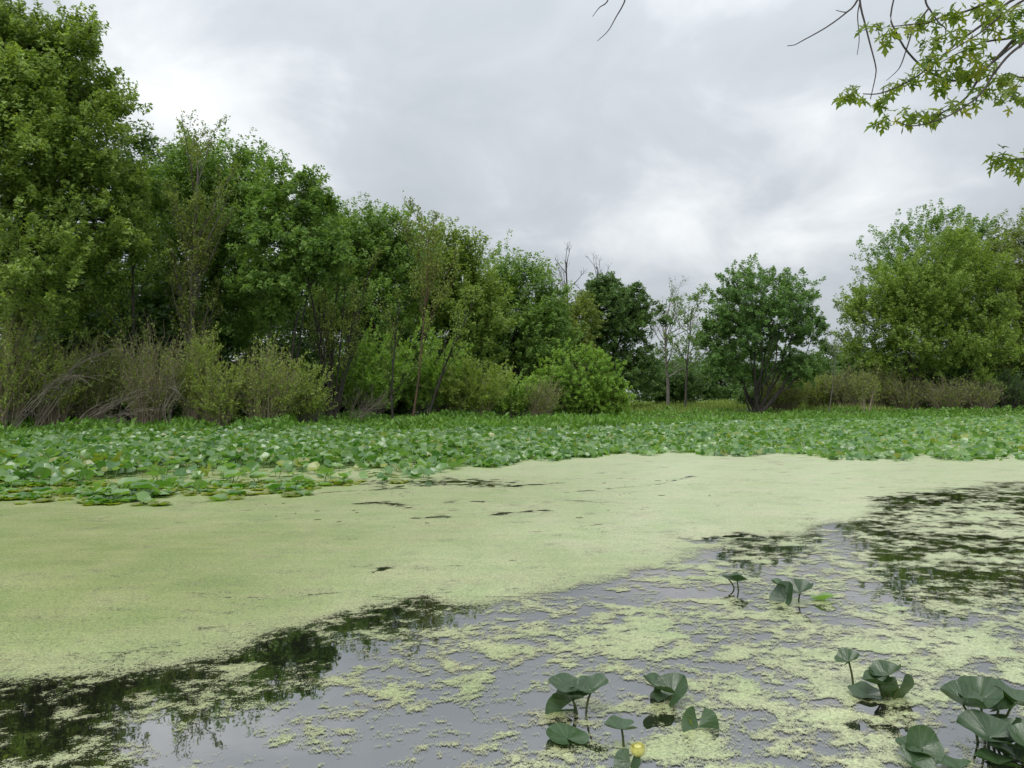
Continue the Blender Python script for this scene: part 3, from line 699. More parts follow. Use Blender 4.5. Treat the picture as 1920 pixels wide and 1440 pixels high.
# arching dead branches
def dead_arch(name, label, px, D, n, seed, r=0.03, spread=18, k=12, sub=5):
    rng = np.random.default_rng(seed)
    p0 = at(*px[0], D); gz = float(ground_z(p0[0], D))
    root = empty(name, (p0[0], D, gz), label, 'dead branch')
    m1 = MB(); m2 = MB(); P = []; R = []
    for i in range(n):
        f = rng.uniform(0.55, 1.05)
        pts = [at(a + rng.normal() * spread * (0.25 + j_ / len(px)), b_ + rng.normal() * spread * 0.5 * (0.25 + j_ / len(px)), D + rng.normal() * 0.35) for j_, (a, b_) in enumerate(px)]
        pts[0][2] = gz - 0.1
        pp = resample(pts, k); pp = resample(pp[:max(5, int(k * f))], k)
        P.append(pp); R.append(np.linspace(r * rng.uniform(0.4, 1.1), 0.006, k))
    P = np.array(P); tubes(m1, P, np.array(R), 5); m1.build('boughs', M['twig'], root)
    Q = []
    for i in range(n):
        for c in range(sub):
            t = rng.integers(3, k - 1); d = norm(norm(P[i, t] - P[i, t - 1]) + rng.normal(size=3) * 0.45); L = rng.uniform(0.4, 1.3)
            Q.append([P[i, t], P[i, t] + d * L * 0.5, P[i, t] + d * L + np.array([0, 0, -0.1 * L])])
    Q = np.array(Q); tubes(m2, Q, np.broadcast_to(np.array([0.012, 0.009, 0.005]), Q.shape[:2]), 3); m2.build('twigs', M['twig'], root)
dead_arch('dead_branch', 'grey dead branch arching right from the left shore', [(12, 815), (60, 760), (110, 715), (170, 708), (215, 735)], 38.0, 9, 130, r=0.022)
dead_arch('dead_branch', 'higher thin dead branch reaching right over the willows', [(60, 800), (110, 725), (170, 670), (235, 655)], 39.0, 9, 131, r=0.022)
dead_arch('dead_branch', 'low dead branch sweeping right above the lily leaves', [(120, 810), (190, 770), (250, 735), (300, 722)], 38.5, 9, 132, r=0.022)
dead_arch('dead_branch', 'small dead branch lying low at the edge of the lilies', [(160, 812), (215, 785), (250, 770), (290, 768)], 38.0, 7, 133, r=0.022)
dead_arch('dead_branch', 'crooked upright dead branch below the reddish willow', [(318, 800), (312, 770), (330, 735), (322, 715)], 39.5, 7, 134, r=0.025, spread=10)

# ------------------------------------------------------------------ marsh plants and meadow grass
PF = np.array([(0 - 960) / FPX, (300 - 960) / FPX, (560 - 960) / FPX, (700 - 960) / FPX, (900 - 960) / FPX, 40 / FPX, 140 / FPX, 330 / FPX, 640 / FPX, 960 / FPX])
PFD = np.array([14.1, 15.3, 16.6, 18.0, 22.0, 24.4, 25.7, 26.9, 25.2, 24.4])
PB = np.array([-0.7, -0.55, -0.25, 0.03, 0.16, 0.30, 0.44, 0.66])
PBD = np.array([30, 33, 40, 41, 46, 53, 57, 70.])
rng = np.random.default_rng(200)
n = 26000
a = rng.uniform(-0.75, 0.75, n); lo = np.interp(a, PB, PBD) - 2.5; hi = np.interp(a, BA, BD) + 3
t = rng.random(n) ** 1.5
Yp = lo + (hi - lo) * t; Xp = a * Yp
keep = rng.random(n) < 0.55 + 0.45 * sstep(-0.6, 0.4, fbm(Xp * 0.25, Yp * 0.25, 31, 3)); Xp = Xp[keep]; Yp = Yp[keep]
zp = np.maximum(ground_z(Xp, Yp), -0.02); n = len(Xp)
hh = (0.30 + 0.16 * fbm(Xp * 0.3, Yp * 0.3, 33, 3)) * rng.uniform(0.7, 1.3, n); hh = np.clip(hh, 0.18, 0.8)
per = 3; i = np.repeat(np.arange(n), per); q = len(i)
ld = norm(rng.normal(size=(q, 3)) * np.array([0.75, 0.75, 0.25]) + np.array([0, 0, 0.75]))
c = np.stack([Xp[i], Yp[i], zp[i]], -1) + np.stack([rng.normal(size=q) * 0.12, rng.normal(size=q) * 0.12, hh[i] * rng.uniform(0.1, 0.8, q)], -1)
L = rng.uniform(0.22, 0.42, q) * (0.8 + 0.4 * (hh[i] > 0.35))
mb = MB(); leaves(mb, c, ld, rng.normal(size=(q, 3)) * 0.6 + np.array([0, -0.5, 0.5]), L, L * rng.uniform(0.3, 0.5, q), 0.15)
tag(mb.build('marsh_plants', M['marsh'], smooth=False), 'bright green leafy marsh plants between lilies and bank', 'marsh plants', kind='stuff')

n = 30000
a = rng.uniform(0.1, 0.62, n); Yp = np.interp(a, BA, BD) + rng.uniform(-2, 62, n) ** 1.0; Xp = a * Yp
zp = ground_z(Xp, Yp); hh = rng.uniform(0.25, 0.7, n) * (1 + 0.35 * fbm(Xp * 0.2, Yp * 0.2, 35, 2))
ld = norm(rng.normal(size=(n, 3)) * 0.32 + np.array([0, 0, 1.0]))
mb = MB(); leaves(mb, np.stack([Xp, Yp, zp - 0.02], -1), ld, rng.normal(size=(n, 3)), np.clip(hh, 0.2, 1.1), 0.09, 0.1)
tag(mb.build('meadow_grass', M['grass'], smooth=False), 'pale green meadow grass in the gap between the trees', 'grass', kind='stuff')

# ------------------------------------------------------------------ pond lilies
def lily_leaf(rows=7, cols=4, fold=0.3, cup=0.12, curl=0.0, wave=0.03, seed=0, tipup=0.0):
    """heart shaped leaf, stalk at the origin, tip along +Y, unit length; fold lifts both halves about the midrib"""
    rng = np.random.default_rng(seed)
    ph = rng.uniform(0, 6.28, 3)
    V = [(0, 0, 0)]; F = []
    nA = rows * 2
    # outline in polar form round the stalk point; notch at the back
    angs = np.linspace(-math.pi + 0.30, math.pi - 0.30, nA + 1)
    def outline(th):                                   # th = 0 towards the tip
        r = 0.56 - 0.02 * math.cos(2 * th) + 0.14 * max(0, math.cos(th)) ** 3
        lobe = 0.04 * math.exp(-((abs(th) - 2.5) / 0.4) ** 2)
        return r * (1 + 0.02 * math.sin(5 * th + ph[0])) + lobe
    for c in range(1, cols + 1):
        f = c / cols
        for th in angs:
            r = outline(th) * f
            x, y = r * math.sin(th), r * math.cos(th)
            z = fold * abs(x) * (1 - 0.35 * abs(x)) + cup * r * r * 2 + wave * f * math.sin(4 * th + ph[1]) + tipup * max(0, y) ** 2 * 1.5 + curl * x * abs(x) * 2
            V.append((x, y, z))
    m = len(angs)
    T3 = []
    for j in range(m - 1):
        T3.append((0, 1 + j, 2 + j))
        for c in range(cols - 1):
            a = 1 + c * m + j; b = a + m
            T3.append((a, b, b + 1)); T3.append((a, b + 1, a + 1))
    return np.array(V, float), np.array(T3)

def mat_lily(name, base, light, under, rough=0.36, trans=0.28, blem=0.3, ior=1.85, veins=False):
    k = NT(name); tc = k.n('ShaderNodeTexCoord'); geo = k.n('ShaderNodeNewGeometry'); oi = k.n('ShaderNodeObjectInfo')
    nz = k.noise(9, 4, 0.6, tc.outputs['Object'])
    rnd = k.math('FRACT', k.math('ADD', geo.outputs['Random Per Island'], oi.outputs['Random']))
    f = k.math('ADD', k.math('MULTIPLY', rnd, 0.7), k.math('MULTIPLY', nz, 0.35))
    col = k.ramp(f, [(0.15, base), (0.78, light), (0.93, light), (0.99, under)])
    sp = k.ramp(k.noise(34, 3, 0.6, tc.outputs['Object']), [(0.68, (0, 0, 0)), (0.76, (1, 1, 1))])
    col = k.mix(k.math('MULTIPLY', sp, blem), col, (0.16, 0.11, 0.035))
    p = k.n('ShaderNodeBsdfPrincipled'); p.inputs['Roughness'].default_value = rough; p.inputs['IOR'].default_value = ior
    k.l(col, p.inputs['Base Color'])
    b = k.n('ShaderNodeBump'); b.inputs['Strength'].default_value = 0.2; b.inputs['Distance'].default_value = 0.01
    if veins:                                        # radiating veins, a pale midrib and a dusty bloom
        sx = k.n('ShaderNodeSeparateXYZ'); k.l(tc.outputs['Object'], sx.inputs[0])
        ang = k.math('ARCTAN2', sx.outputs[0], k.math('ADD', sx.outputs[1], 0.12))
        wv = k.math('POWER', k.math('ABSOLUTE', k.math('COSINE', k.math('ADD', k.math('MULTIPLY', ang, 9.0), k.math('MULTIPLY', nz, 0.8)))), 14.0)
        rib = k.math('SUBTRACT', 1.0, k.math('MULTIPLY', k.math('ABSOLUTE', sx.outputs[0]), 45.0, clamp=True), clamp=True)
        vn = k.math('MAXIMUM', k.math('MULTIPLY', wv, 0.5), rib)
        col = k.mix(k.math('MULTIPLY', vn, 0.22), col, (0.24, 0.30, 0.14))
        blo = k.noise(3.0, 5, 0.65, tc.outputs['Object'])
        col = k.mix(k.math('MULTIPLY', k.math('SUBTRACT', blo, 0.48), 1.3, clamp=True), col, (0.14, 0.21, 0.12))
        k.l(k.ramp(blo, [(0.3, (0.22, 0.22, 0.22)), (0.7, (0.46, 0.46, 0.46))]), p.inputs['Roughness'])
        k.l(col, p.inputs['Base Color'])
        k.l(k.math('SUBTRACT', k.math('MULTIPLY', nz, 0.7), k.math('MULTIPLY', vn, 0.35)), b.inputs['Height']); b.inputs['Strength'].default_value = 0.35
    else:
        k.l(nz, b.inputs['Height'])
    k.l(b.outputs[0], p.inputs['Normal'])
    t = k.n('ShaderNodeBsdfTranslucent'); k.l(k.mix(1.0, col, (1.8, 2.1, 0.5), 'MULTIPLY'), t.inputs[0])
    mx = k.n('ShaderNodeMixShader'); mx.inputs[0].default_value = trans
    k.l(p.outputs[0], mx.inputs[1]); k.l(t.outputs[0], mx.inputs[2]); k.l(mx.outputs[0], k.out.inputs[0])
    return k.m
M['lily'] = mat_lily('lily_leaf', (0.04, 0.14, 0.014), (0.21, 0.335, 0.12), (0.34, 0.34, 0.06), ior=1.85, trans=0.3, rough=0.32)
M['lilynear'] = mat_lily('near_lily_leaf', (0.022, 0.055, 0.018), (0.05, 0.10, 0.036), (0.07, 0.11, 0.03), rough=0.42, trans=0.15, blem=0.7, ior=1.65, veins=True)
M['lilyyellow'] = mat_lily('yellowing_lily_leaf', (0.14, 0.19, 0.03), (0.27, 0.30, 0.06), (0.36, 0.28, 0.06), trans=0.3)
M['stalk'] = mat_bark('lily_stalk', (0.035, 0.055, 0.015), (0.10, 0.13, 0.035), 20)

def frames(rng, n, tilt, yaw=None):
    """random leaf frames: X,Y,Z axes with the tip direction yawed and the blade tilted"""
    yaw = rng.uniform(0, 2 * math.pi, n) if yaw is None else yaw
    Z = norm(np.stack([rng.normal(size=n) * tilt, rng.normal(size=n) * tilt, np.ones(n)], -1))
    Y0 = np.stack([np.sin(yaw), np.cos(yaw), np.zeros(n)], -1)
    X = norm(np.cross(Y0, Z)); Y = np.cross(Z, X)
    return X, Y, Z
def bed_density(X, Y):
    a = X / Y
    lo = np.interp(a, PF, PFD); hi = np.interp(a, PB, PBD)
    u = (Y - lo) / (hi - lo)
    return u, lo, hi
n = 42000
a = rng.uniform(-0.78, 0.78, n)
lo = np.interp(a, PF, PFD) + 0.5 * fbm(a * 30, a * 0 + 2.0, 41, 3); hi = np.interp(a, PB, PBD) + 1.5
Yp = np.sqrt(lo ** 2 + (hi ** 2 - lo ** 2) * rng.random(n)); Xp = a * Yp
dn = Yp - lo
left = sstep(0.0, -0.25, a)                               # the ragged left corner of the bed is thin
dens = 1 - left * 0.92 * sstep(8.5, 4.0, dn) * sstep(0.0, 0.8, 0.75 + 0.6 * fbm(Xp * 0.45, Yp * 0.45, 43, 3))
keep = rng.random(n) < np.maximum(dens, 0.16) * 0.9
Xp, Yp, dn, left, a = Xp[keep], Yp[keep], dn[keep], left[keep], a[keep]; n = len(Xp)
floaty = rng.random(n) < (0.12 + 0.5 * left * sstep(8.0, 3.0, dn))
hgt = np.where(floaty, 0.012, (0.08 + 0.24 * sstep(0.2, 8, dn)) * rng.uniform(0.55, 1.25, n))
gz = np.maximum(ground_z(Xp, Yp), 0)
O = np.stack([Xp, Yp, gz + hgt], -1)
size = rng.uniform(0.15, 0.31, n) * np.where(floaty, 0.85, 1.0)
tl = np.where(floaty, 0.03, 0.42)
X, Y_, Z = frames(rng, n, 1.0)
Z = norm(np.stack([rng.normal(size=n) * tl, rng.normal(size=n) * tl - np.where(floaty, 0, 0.08), np.ones(n)], -1))
up = (rng.random(n) < 0.34) & ~floaty
Z[up] = norm(Z[up] + rng.normal(size=(up.sum(), 3)) * np.array([0.9, 0.9, 0.2]))
X = norm(np.cross(Y_, Z)); Y_ = np.cross(Z, X)
# which of them stand nearest: those become single plants below
order = np.argsort(Yp + 0.0 * Xp + np.where(np.abs(a) > 0.68, 100, 0))
NEAR = 262
plants = order[:NEAR]; rest = order[NEAR:]
tmpl = [lily_leaf(4, 2, fold=f_, cup=c_, wave=w_, curl=u_, seed=s_) for s_, (f_, c_, w_, u_) in enumerate([(0.35, 0.1, 0.05, 0), (0.55, 0.05, 0.06, 0.2), (0.15, 0.25, 0.07, 0), (-0.25, -0.15, 0.06, 0.1), (0.8, 0.1, 0.05, 0)])]
tmpl_far = [lily_leaf(3, 1, fold=f_, cup=c_, wave=w_, seed=s_) for s_, (f_, c_, w_) in enumerate([(0.35, 0.1, 0.05), (0.6, 0.05, 0.06), (0.1, 0.25, 0.07), (-0.3, -0.1, 0.05)])]
tflat = lily_leaf(4, 1, fold=0.02, cup=0.02, wave=0.015, seed=9)
mb = MB(); my = MB()
yel = rng.random(n) < 0.06 + 0.45 * left * sstep(8, 2, dn) * floaty + 0.12 * left * sstep(8, 2, dn)
for part, tms, sel in (('near', tmpl, Yp < 27), ('far', tmpl_far, Yp >= 27)):
    ids = rest[sel[rest] & ~floaty[rest]]
    ch = rng.integers(0, len(tms), len(ids))
    for q_, (tv, tf) in enumerate(tms):
        for yy, tgt in ((False, mb), (True, my)):
            j = ids[(ch == q_) & (yel[ids] == yy)]
            if len(j): stamp(tgt, tv, tf, O[j], X[j], Y_[j], Z[j], size[j])
for yy, tgt in ((False, mb), (True, my)):
    j = rest[floaty[rest] & (yel[rest] == yy)]
    stamp(tgt, *tflat, O[j], X[j], Y_[j], Z[j], size[j])
# stalks of the standing leaves of the front part
j = rest[(Yp[rest] < 27) & ~floaty[rest]]
foot = O[j].copy(); foot[:, 2] = -0.1; foot[:, :2] += rng.normal(size=(len(j), 2)) * 0.06
tubes(mb, np.stack([foot, (foot + O[j]) / 2, O[j]], 1), np.full((len(j), 3), 0.008), 3)
tag(mb.build('lily_bed', M['lily']), 'dense bed of pale green lily leaves across the far water', 'lily bed', kind='stuff')
tag(my.build('yellow_lily_leaves', M['lilyyellow']), 'yellowing old lily leaves scattered through the lily bed', 'lily leaves', kind='stuff')

def leaf_mesh(mat, name='leaf', rows=8, cols=4, **kw):
    mb = MB(); mb.add(*lily_leaf(rows, cols, **kw)); return mb.mesh(name, mat)
def obj_from(me, parent, mtx=None, name=None):
    o = bpy.data.objects.new(name or me.name, me); COL.objects.link(o); o.parent = parent
    if mtx is not None: o.matrix_local = mtx
    return o
from mathutils import Matrix
def frame_m(loc, yaw, tiltx, tilty, s):
    return Matrix.Translation(Vector(loc)) @ Matrix.Rotation(yaw, 4, 'Z') @ Matrix.Rotation(tiltx, 4, 'X') @ Matrix.Rotation(tilty, 4, 'Y') @ Matrix.Scale(s, 4)
# prototypes of the single plants at the front of the bed: three to five leaves on their own stalks
R_ = random.Random(7)
pl_meshes = [leaf_mesh(M['lily'], rows=6, cols=3, fold=f_, cup=c_, wave=w_, seed=20 + s_) for s_, (f_, c_, w_) in enumerate([(0.4, 0.1, 0.05), (0.7, 0.05, 0.05), (0.15, 0.22, 0.07), (-0.25, -0.1, 0.05)])]
pl_yel = leaf_mesh(M['lilyyellow'], rows=6, cols=3, fold=0.1, cup=0.1, wave=0.06, seed=27)
def stalk_mesh(top, foot, r=0.0065, mat='stalk'):
    m = MB(); f_ = np.array([foot[0], foot[1], -0.12]); tp = np.array(top)
    mid = f_ * 0.5 + tp * 0.5 + np.array([0, 0, 0.04]); mid[:2] = f_[:2] * 0.7 + tp[:2] * 0.3
    tube(m, [f_, mid, tp], r * 1.2, r, 6, 7); return m.mesh('stalk', M[mat])
protos = []
for v in range(14):
    items = []
    for j in range(R_.choice([2, 3, 3, 4])):
        ang = R_.uniform(0, 6.28); d_ = R_.uniform(0.05, 0.24); flo = R_.random() < (0.3 if v < 9 else 0.97)
        top = (math.cos(ang) * d_, math.sin(ang) * d_, 0.012 if flo else R_.uniform(0.07, 0.24))
        me = pl_yel if (flo and R_.random() < 0.55) else R_.choice(pl_meshes)
        tl_ = 0.03 if flo else 0.38
        items.append((me, frame_m(top, R_.uniform(0, 6.28), R_.gauss(0, tl_), R_.gauss(0, tl_), R_.uniform(0.18, 0.30)), stalk_mesh(top, (0.3 * top[0], 0.3 * top[1]))))
    protos.append(items)
for c_, j in enumerate(plants):
    rt = bpy.data.objects.new('lily_plant', None); COL.objects.link(rt); rt.empty_display_size = 0.1
    rt.location = (float(Xp[j]), float(Yp[j]), 0.0); rt.rotation_euler = (0, 0, R_.uniform(0, 6.28)); s_ = R_.uniform(0.8, 1.2); rt.scale = (s_, s_, s_)
    tag(rt, 'leafy pond lily plant at the ragged front edge of the lily bed', 'lily', 'lily plants along the front of the bed')
    for me, mtx, sm in protos[R_.randrange(9, 14) if (floaty[j] or R_.random() < 0.45 * left[j]) else R_.randrange(9)]:
        obj_from(me, rt, mtx, 'leaf'); obj_from(sm, rt, None, 'stalk')

# --- lilies standing alone in the near water, each leaf set by its own stalk
def near_lily(label, foot, lvs, group=None, mat='lilynear'):
    """foot: photo pixel of the root on the water; leaf: (px, py, height above water is solved from depth offset dy), size, yaw, tiltx, tilty, shape"""
    b0 = onz(*foot); rt = empty('lily_plant', (b0[0], b0[1], 0), label, 'lily', group)
    for q_, (px, py, dy, size_, yaw, tx, ty, kw) in enumerate(lvs):
        p_ = at(px, py, b0[1] + dy)
        loc = p_ - np.array([b0[0], b0[1], 0]); loc[2] = max(loc[2], 0.012)
        me = leaf_mesh(M[kw.pop('mat', mat)], rows=16, cols=6, seed=300 + q_ + int(px), **kw)
        obj_from(me, rt, frame_m(loc, math.radians(yaw), math.radians(tx), math.radians(ty), size_ * 0.8), 'leaf')
        if loc[2] > 0.03:
            obj_from(stalk_mesh(loc, (loc[0] * 0.35 + 0.01, loc[1] * 0.35)), rt, None, 'stalk')
    return rt
K = dict
near_lily('lily with three raised leaves left of the yellow flower bud', (1085, 1338), [
    (1066, 1290, 0.0, 0.25, 95, 6, -8, K(fold=0.12, cup=0.18, wave=0.05)),
    (1110, 1292, -0.02, 0.21, -70, 14, 6, K(fold=0.3, cup=0.2, wave=0.05)),
    (1074, 1313, -0.05, 0.24, 60, -8, -6, K(fold=0.95, cup=0.05, wave=0.03)),
    (1052, 1330, 0.03, 0.21, 110, -10, -58, K(fold=0.35, cup=0.1, wave=0.03))])
near_lily('lily with two wing shaped upswept leaves beyond the floating leaf', (1247, 1314), [
    (1236, 1292, 0.0, 0.23, 75, 18, 5, K(fold=0.25, cup=0.25, wave=0.07)),
    (1262, 1300, -0.02, 0.25, -55, 42, 8, K(fold=0.5, cup=0.1, wave=0.04)),
    (1246, 1312, 0.02, 0.19, 15, -65, 6, K(fold=0.3, cup=0.1, wave=0.03))])
near_lily('round pale lily leaf floating flat at bottom centre', (1063, 1388), [(1063, 1388, 0, 0.27, 20, 2, 4, K(fold=0.06, cup=0.10, wave=0.03))])
near_lily('single pale lily leaf on a thin stalk behind the flower bud', (1167, 1402), [(1166, 1368, 0.0, 0.19, 100, 5, 3, K(fold=0.4, cup=0.15, wave=0.05))])
near_lily('half sunken lily leaf with brown rotten edge right of the bud', (1305, 1366), [(1310, 1372, 0.0, 0.25, 170, -62, -14, K(fold=0.2, cup=0.15, wave=0.07)), (1288, 1366, 0.03, 0.10, 60, 30, 20, K(fold=0.6, cup=0.2, wave=0.1, mat='lilyyellow'))])
near_lily('tall single lily stalk with a small twisted leaf', (1602, 1294), [(1592, 1242, 0.0, 0.17, -80, 26, 6, K(fold=0.85, cup=0.1, wave=0.08))])
near_lily('lily cluster with round dark drooping leaf beside the tall stalk', (1662, 1310), [
    (1664, 1268, 0.0, 0.20, -70, 20, 0, K(fold=0.75, cup=0.15, wave=0.05)),
    (1686, 1292, -0.05, 0.24, -10, -62, -12, K(fold=0.12, cup=0.12, wave=0.03)),
    (1648, 1284, -0.03, 0.19, 75, 8, -6, K(fold=0.8, cup=0.1, wave=0.05)),
    (1640, 1272, 0.05, 0.14, 60, 55, 0, K(fold=0.4, cup=0.1, wave=0.05)),
    (1625, 1302, 0.04, 0.22, 80, 4, -10, K(fold=0.2, cup=0.1, wave=0.05))])
near_lily('small dark lily leaf on a stalk nearest the far duckweed', (1384, 1106), [(1382, 1090, 0, 0.25, 80, 6, 8, K(fold=0.5, cup=0.15, wave=0.05)), (1366, 1086, 0.1, 0.14, 70, 20, 0, K(fold=0.3, cup=0.1, wave=0.05))], mat='lilynear')
near_lily('dark lily clump with a folded upright leaf in middle distance', (1492, 1130), [
    (1474, 1122, 0.0, 0.30, -45, 58, -18, K(fold=0.5, cup=0.1, wave=0.04)),
    (1500, 1112, 0.0, 0.28, -72, 24, 8, K(fold=0.7, cup=0.1, wave=0.05)),
    (1461, 1098, 0.1, 0.16, 60, 20, 0, K(fold=0.6, cup=0.1, wave=0.05))], mat='lilynear')
near_lily('small lily leaf lying on the water right of the dark clump', (1547, 1126), [(1547, 1125, 0, 0.25, 85, -8, 10, K(fold=0.3, cup=0.15, wave=0.04))], mat='lily')
near_lily('lily leaf curled upright at the left of the corner cluster', (1720, 1425), [
    (1716, 1412, 0.0, 0.20, 75, 12, -4, K(fold=0.45, cup=0.15, wave=0.05)),
    (1728, 1402, -0.02, 0.21, -8, 58, 4, K(fold=0.25, cup=0.2, wave=0.04)),
    (1712, 1432, -0.1, 0.20, -120, -22, 10, K(fold=0.5, cup=0.1, wave=0.05))])
near_lily('crowded lily cluster with raised cupped leaves in the right corner', (1850, 1395), [
    (1806, 1322, 0.05, 0.25, 75, 16, -4, K(fold=0.75, cup=0.15, wave=0.06)),
    (1836, 1310, 0.1, 0.26, -40, 22, 6, K(fold=0.3, cup=0.25, wave=0.07)),
    (1900, 1318, 0.12, 0.29, 60, 14, 4, K(fold=0.35, cup=0.2, wave=0.07)),
    (1872, 1332, 0.05, 0.20, -80, 10, 6, K(fold=0.8, cup=0.1, wave=0.05)),
    (1852, 1382, -0.15, 0.30, 60, 10, -10, K(fold=0.4, cup=0.15, wave=0.05)),
    (1905, 1388, -0.1, 0.25, -60, 18, 6, K(fold=0.4, cup=0.2, wave=0.06)),
    (1905, 1425, -0.2, 0.26, 40, 8, 6, K(fold=0.25, cup=0.15, wave=0.06)),
    (1885, 1365, -0.02, 0.20, 120, -20, 8, K(fold=0.5, cup=0.1, wave=0.05))])
near_lily('low lily leaves in front of the corner cluster', (1900, 1438), [(1872, 1432, 0.0, 0.22, 80, 6, 5, K(fold=0.3, cup=0.1, wave=0.06)), (1800, 1440, -0.05, 0.22, 100, 6, 0, K(fold=0.1, cup=0.1, wave=0.05)), (1930, 1400, 0.05, 0.24, 10, 20, 0, K(fold=0.4, cup=0.2, wave=0.05))])

# yellow flower bud with the leaf beside it
fb = onz(1192, 1438); fl = empty('lily_flower', (fb[0], fb[1], 0), 'yellow globe shaped lily bud standing above the water at bottom centre', 'flower')
k = NT('yellow_petal'); tc = k.n('ShaderNodeTexCoord'); nz = k.noise(25, 3, 0.5, tc.outputs['Object'])
p = k.n('ShaderNodeBsdfPrincipled'); p.inputs['Roughness'].default_value = 0.45; p.inputs['Subsurface Weight'].default_value = 0.1
k.l(k.ramp(nz, [(0.3, (0.55, 0.53, 0.13)), (0.7, (0.74, 0.70, 0.24))]), p.inputs['Base Color']); k.l(p.outputs[0], k.out.inputs[0]); M['petal'] = k.m
top = at(1196, 1420, fb[1] - 0.01) - np.array([fb[0], fb[1], 0])
obj_from(stalk_mesh(top, (0, 0), 0.008), fl, None, 'stalk')
for s_ in range(6):                                   # six overlapping cupped sepals
    mb = MB(); nu, nvv = 7, 7; vs = []
    for i_ in range(nu):
        t_ = i_ / (nu - 1)
        for j_ in range(nvv):
            w_ = (j_ / (nvv - 1) - 0.5) * 2 * 0.62
            rr = 0.036 * (math.sin(min(t_ * 1.25, 1) * math.pi * 0.62) ** 0.7) * (1.03 if s_ % 2 else 0.97) + 0.003
            zz = 0.062 * t_ - 0.010 * abs(w_) ** 2 * t_ + (0.004 * t_ if s_ % 2 else 0)
            vs.append((rr * math.cos(w_ + s_ * 1.047), rr * math.sin(w_ + s_ * 1.047), zz))
    ii = np.arange(nu * nvv).reshape(nu, nvv)
    mb.add(np.array(vs) + top, np.stack([ii[:-1, :-1], ii[:-1, 1:], ii[1:, 1:], ii[1:, :-1]], -1).reshape(-1, 4))
    obj_from(mb.mesh('petal', M['petal']), fl, None, 'petal')
mb = MB(); th = np.linspace(0, 2 * math.pi, 13)[:-1]
prof = [(0.008, 0.004), (0.016, 0.02), (0.014, 0.045), (0.022, 0.056), (0.020, 0.062), (0.001, 0.058)]
vs = np.array([(r * math.cos(a_), r * math.sin(a_), z) for r, z in prof for a_ in th]) + top
ii = np.arange(len(vs)).reshape(len(prof), 12)
mb.add(vs, np.stack([ii[:-1], np.roll(ii[:-1], -1, 1), np.roll(ii[1:], -1, 1), ii[1:]], -1).reshape(-1, 4))
obj_from(mb.mesh('stigma_disc', M['petal']), fl, None, 'stigma_disc')
near_lily('grey green lily leaf bent over below the yellow flower bud', (1186, 1446), [(1182, 1436, 0.05, 0.17, 150, -48, 8, K(fold=0.6, cup=0.1, wave=0.04))])

# ------------------------------------------------------------------ maple overhanging from the right, branches in front of the sky
k = NT('maple_leaf_near'); tc = k.n('ShaderNodeTexCoord'); oi = k.n('ShaderNodeObjectInfo')
nz = k.noise(18, 4, 0.6, tc.outputs['Object'])
f = k.math('ADD', k.math('MULTIPLY', oi.outputs['Random'], 0.75), k.math('MULTIPLY', nz, 0.3))
col = k.ramp(f, [(0.1, (0.07, 0.135, 0.028)), (0.5, (0.14, 0.225, 0.04)), (0.8, (0.28, 0.33, 0.065)), (1.0, (0.50, 0.44, 0.11))])
p = k.n('ShaderNodeBsdfPrincipled'); p.inputs['Roughness'].default_value = 0.5; k.l(col, p.inputs['Base Color'])
t = k.n('ShaderNodeBsdfTranslucent'); k.l(k.mix(1.0, col, (1.6, 1.6, 0.6), 'MULTIPLY'), t.inputs[0])
mx = k.n('ShaderNodeMixShader'); mx.inputs[0].default_value = 0.55
k.l(p.outputs[0], mx.inputs[1]); k.l(t.outputs[0], mx.inputs[2]); k.l(mx.outputs[0], k.out.inputs[0]); M['mapleleaf'] = k.m

def maple_leaf(seed):
    """five deep lobes with side teeth, petiole at the origin, tip along +Y, unit length"""
    rg = np.random.default_rng(seed)
    half = [(0.02, 0.26), (0.16, 0.13), (0.30, 0.06), (0.24, 0.20), (0.10, 0.33), (0.27, 0.38), (0.30, 0.44), (0.44, 0.55), (0.32, 0.56), (0.27, 0.53), (0.07, 0.45),
            (0.08, 0.60), (0.19, 0.74), (0.10, 0.74), (0.07, 0.85), (0.0, 1.0)]
    ctr = np.array([0, 0.36, 0.0])
    right = [(x * rg.uniform(0.92, 1.08), y * rg.uniform(0.97, 1.03)) for x, y in half[:-1]] + [half[-1]]
    leftp = [(-x * rg.uniform(0.92, 1.08), y * rg.uniform(0.97, 1.03)) for x, y in half[:-1]]
    outl = right + leftp[::-1]
    V = [ctr] + [np.array([x, y, 0.22 * abs(x) - 0.30 * max(0, y - 0.3) ** 2 + 0.05 * math.sin(9 * x + seed)]) for x, y in outl]
    m = len(outl); F = [(0, 1 + i, 1 + (i + 1) % m) for i in range(m)]
    mb = MB(); mb.add(np.array(V), np.array(F)); return mb.mesh('leaf', M['mapleleaf'])
ml = [maple_leaf(s_) for s_ in range(5)]
troot_xy = (7.2, 2.6)
tr = empty('overhanging_maple', (troot_xy[0], troot_xy[1], 0.3), 'near maple whose branches hang into the upper right of the picture', 'tree')
org = np.array(tr.location)
mt = MB(); hub = np.array([6.9, 2.9, 3.9])
tube(mt, [np.array([7.2, 2.6, -0.3]), np.array([7.15, 2.65, 1.5]), hub, np.array([6.6, 3.2, 6.5]), np.array([6.9, 3.4, 9.5])], 0.24, 0.10, 10)
mt.build('trunk', M['bark'], tr)
def br(px, D, r0, r1, name='twig', pre=None, mat='purpletwig', dz=0.0):
    pts = [at(x, y, D + dz * i / max(1, len(px) - 1)) for i, (x, y) in enumerate(px)]
    if pre is not None: pts = list(pre) + pts
    m = MB(); tube(m, pts, r0 * 1.25, r1 * 1.35, 6); m.build(name, M[mat], tr); return pts
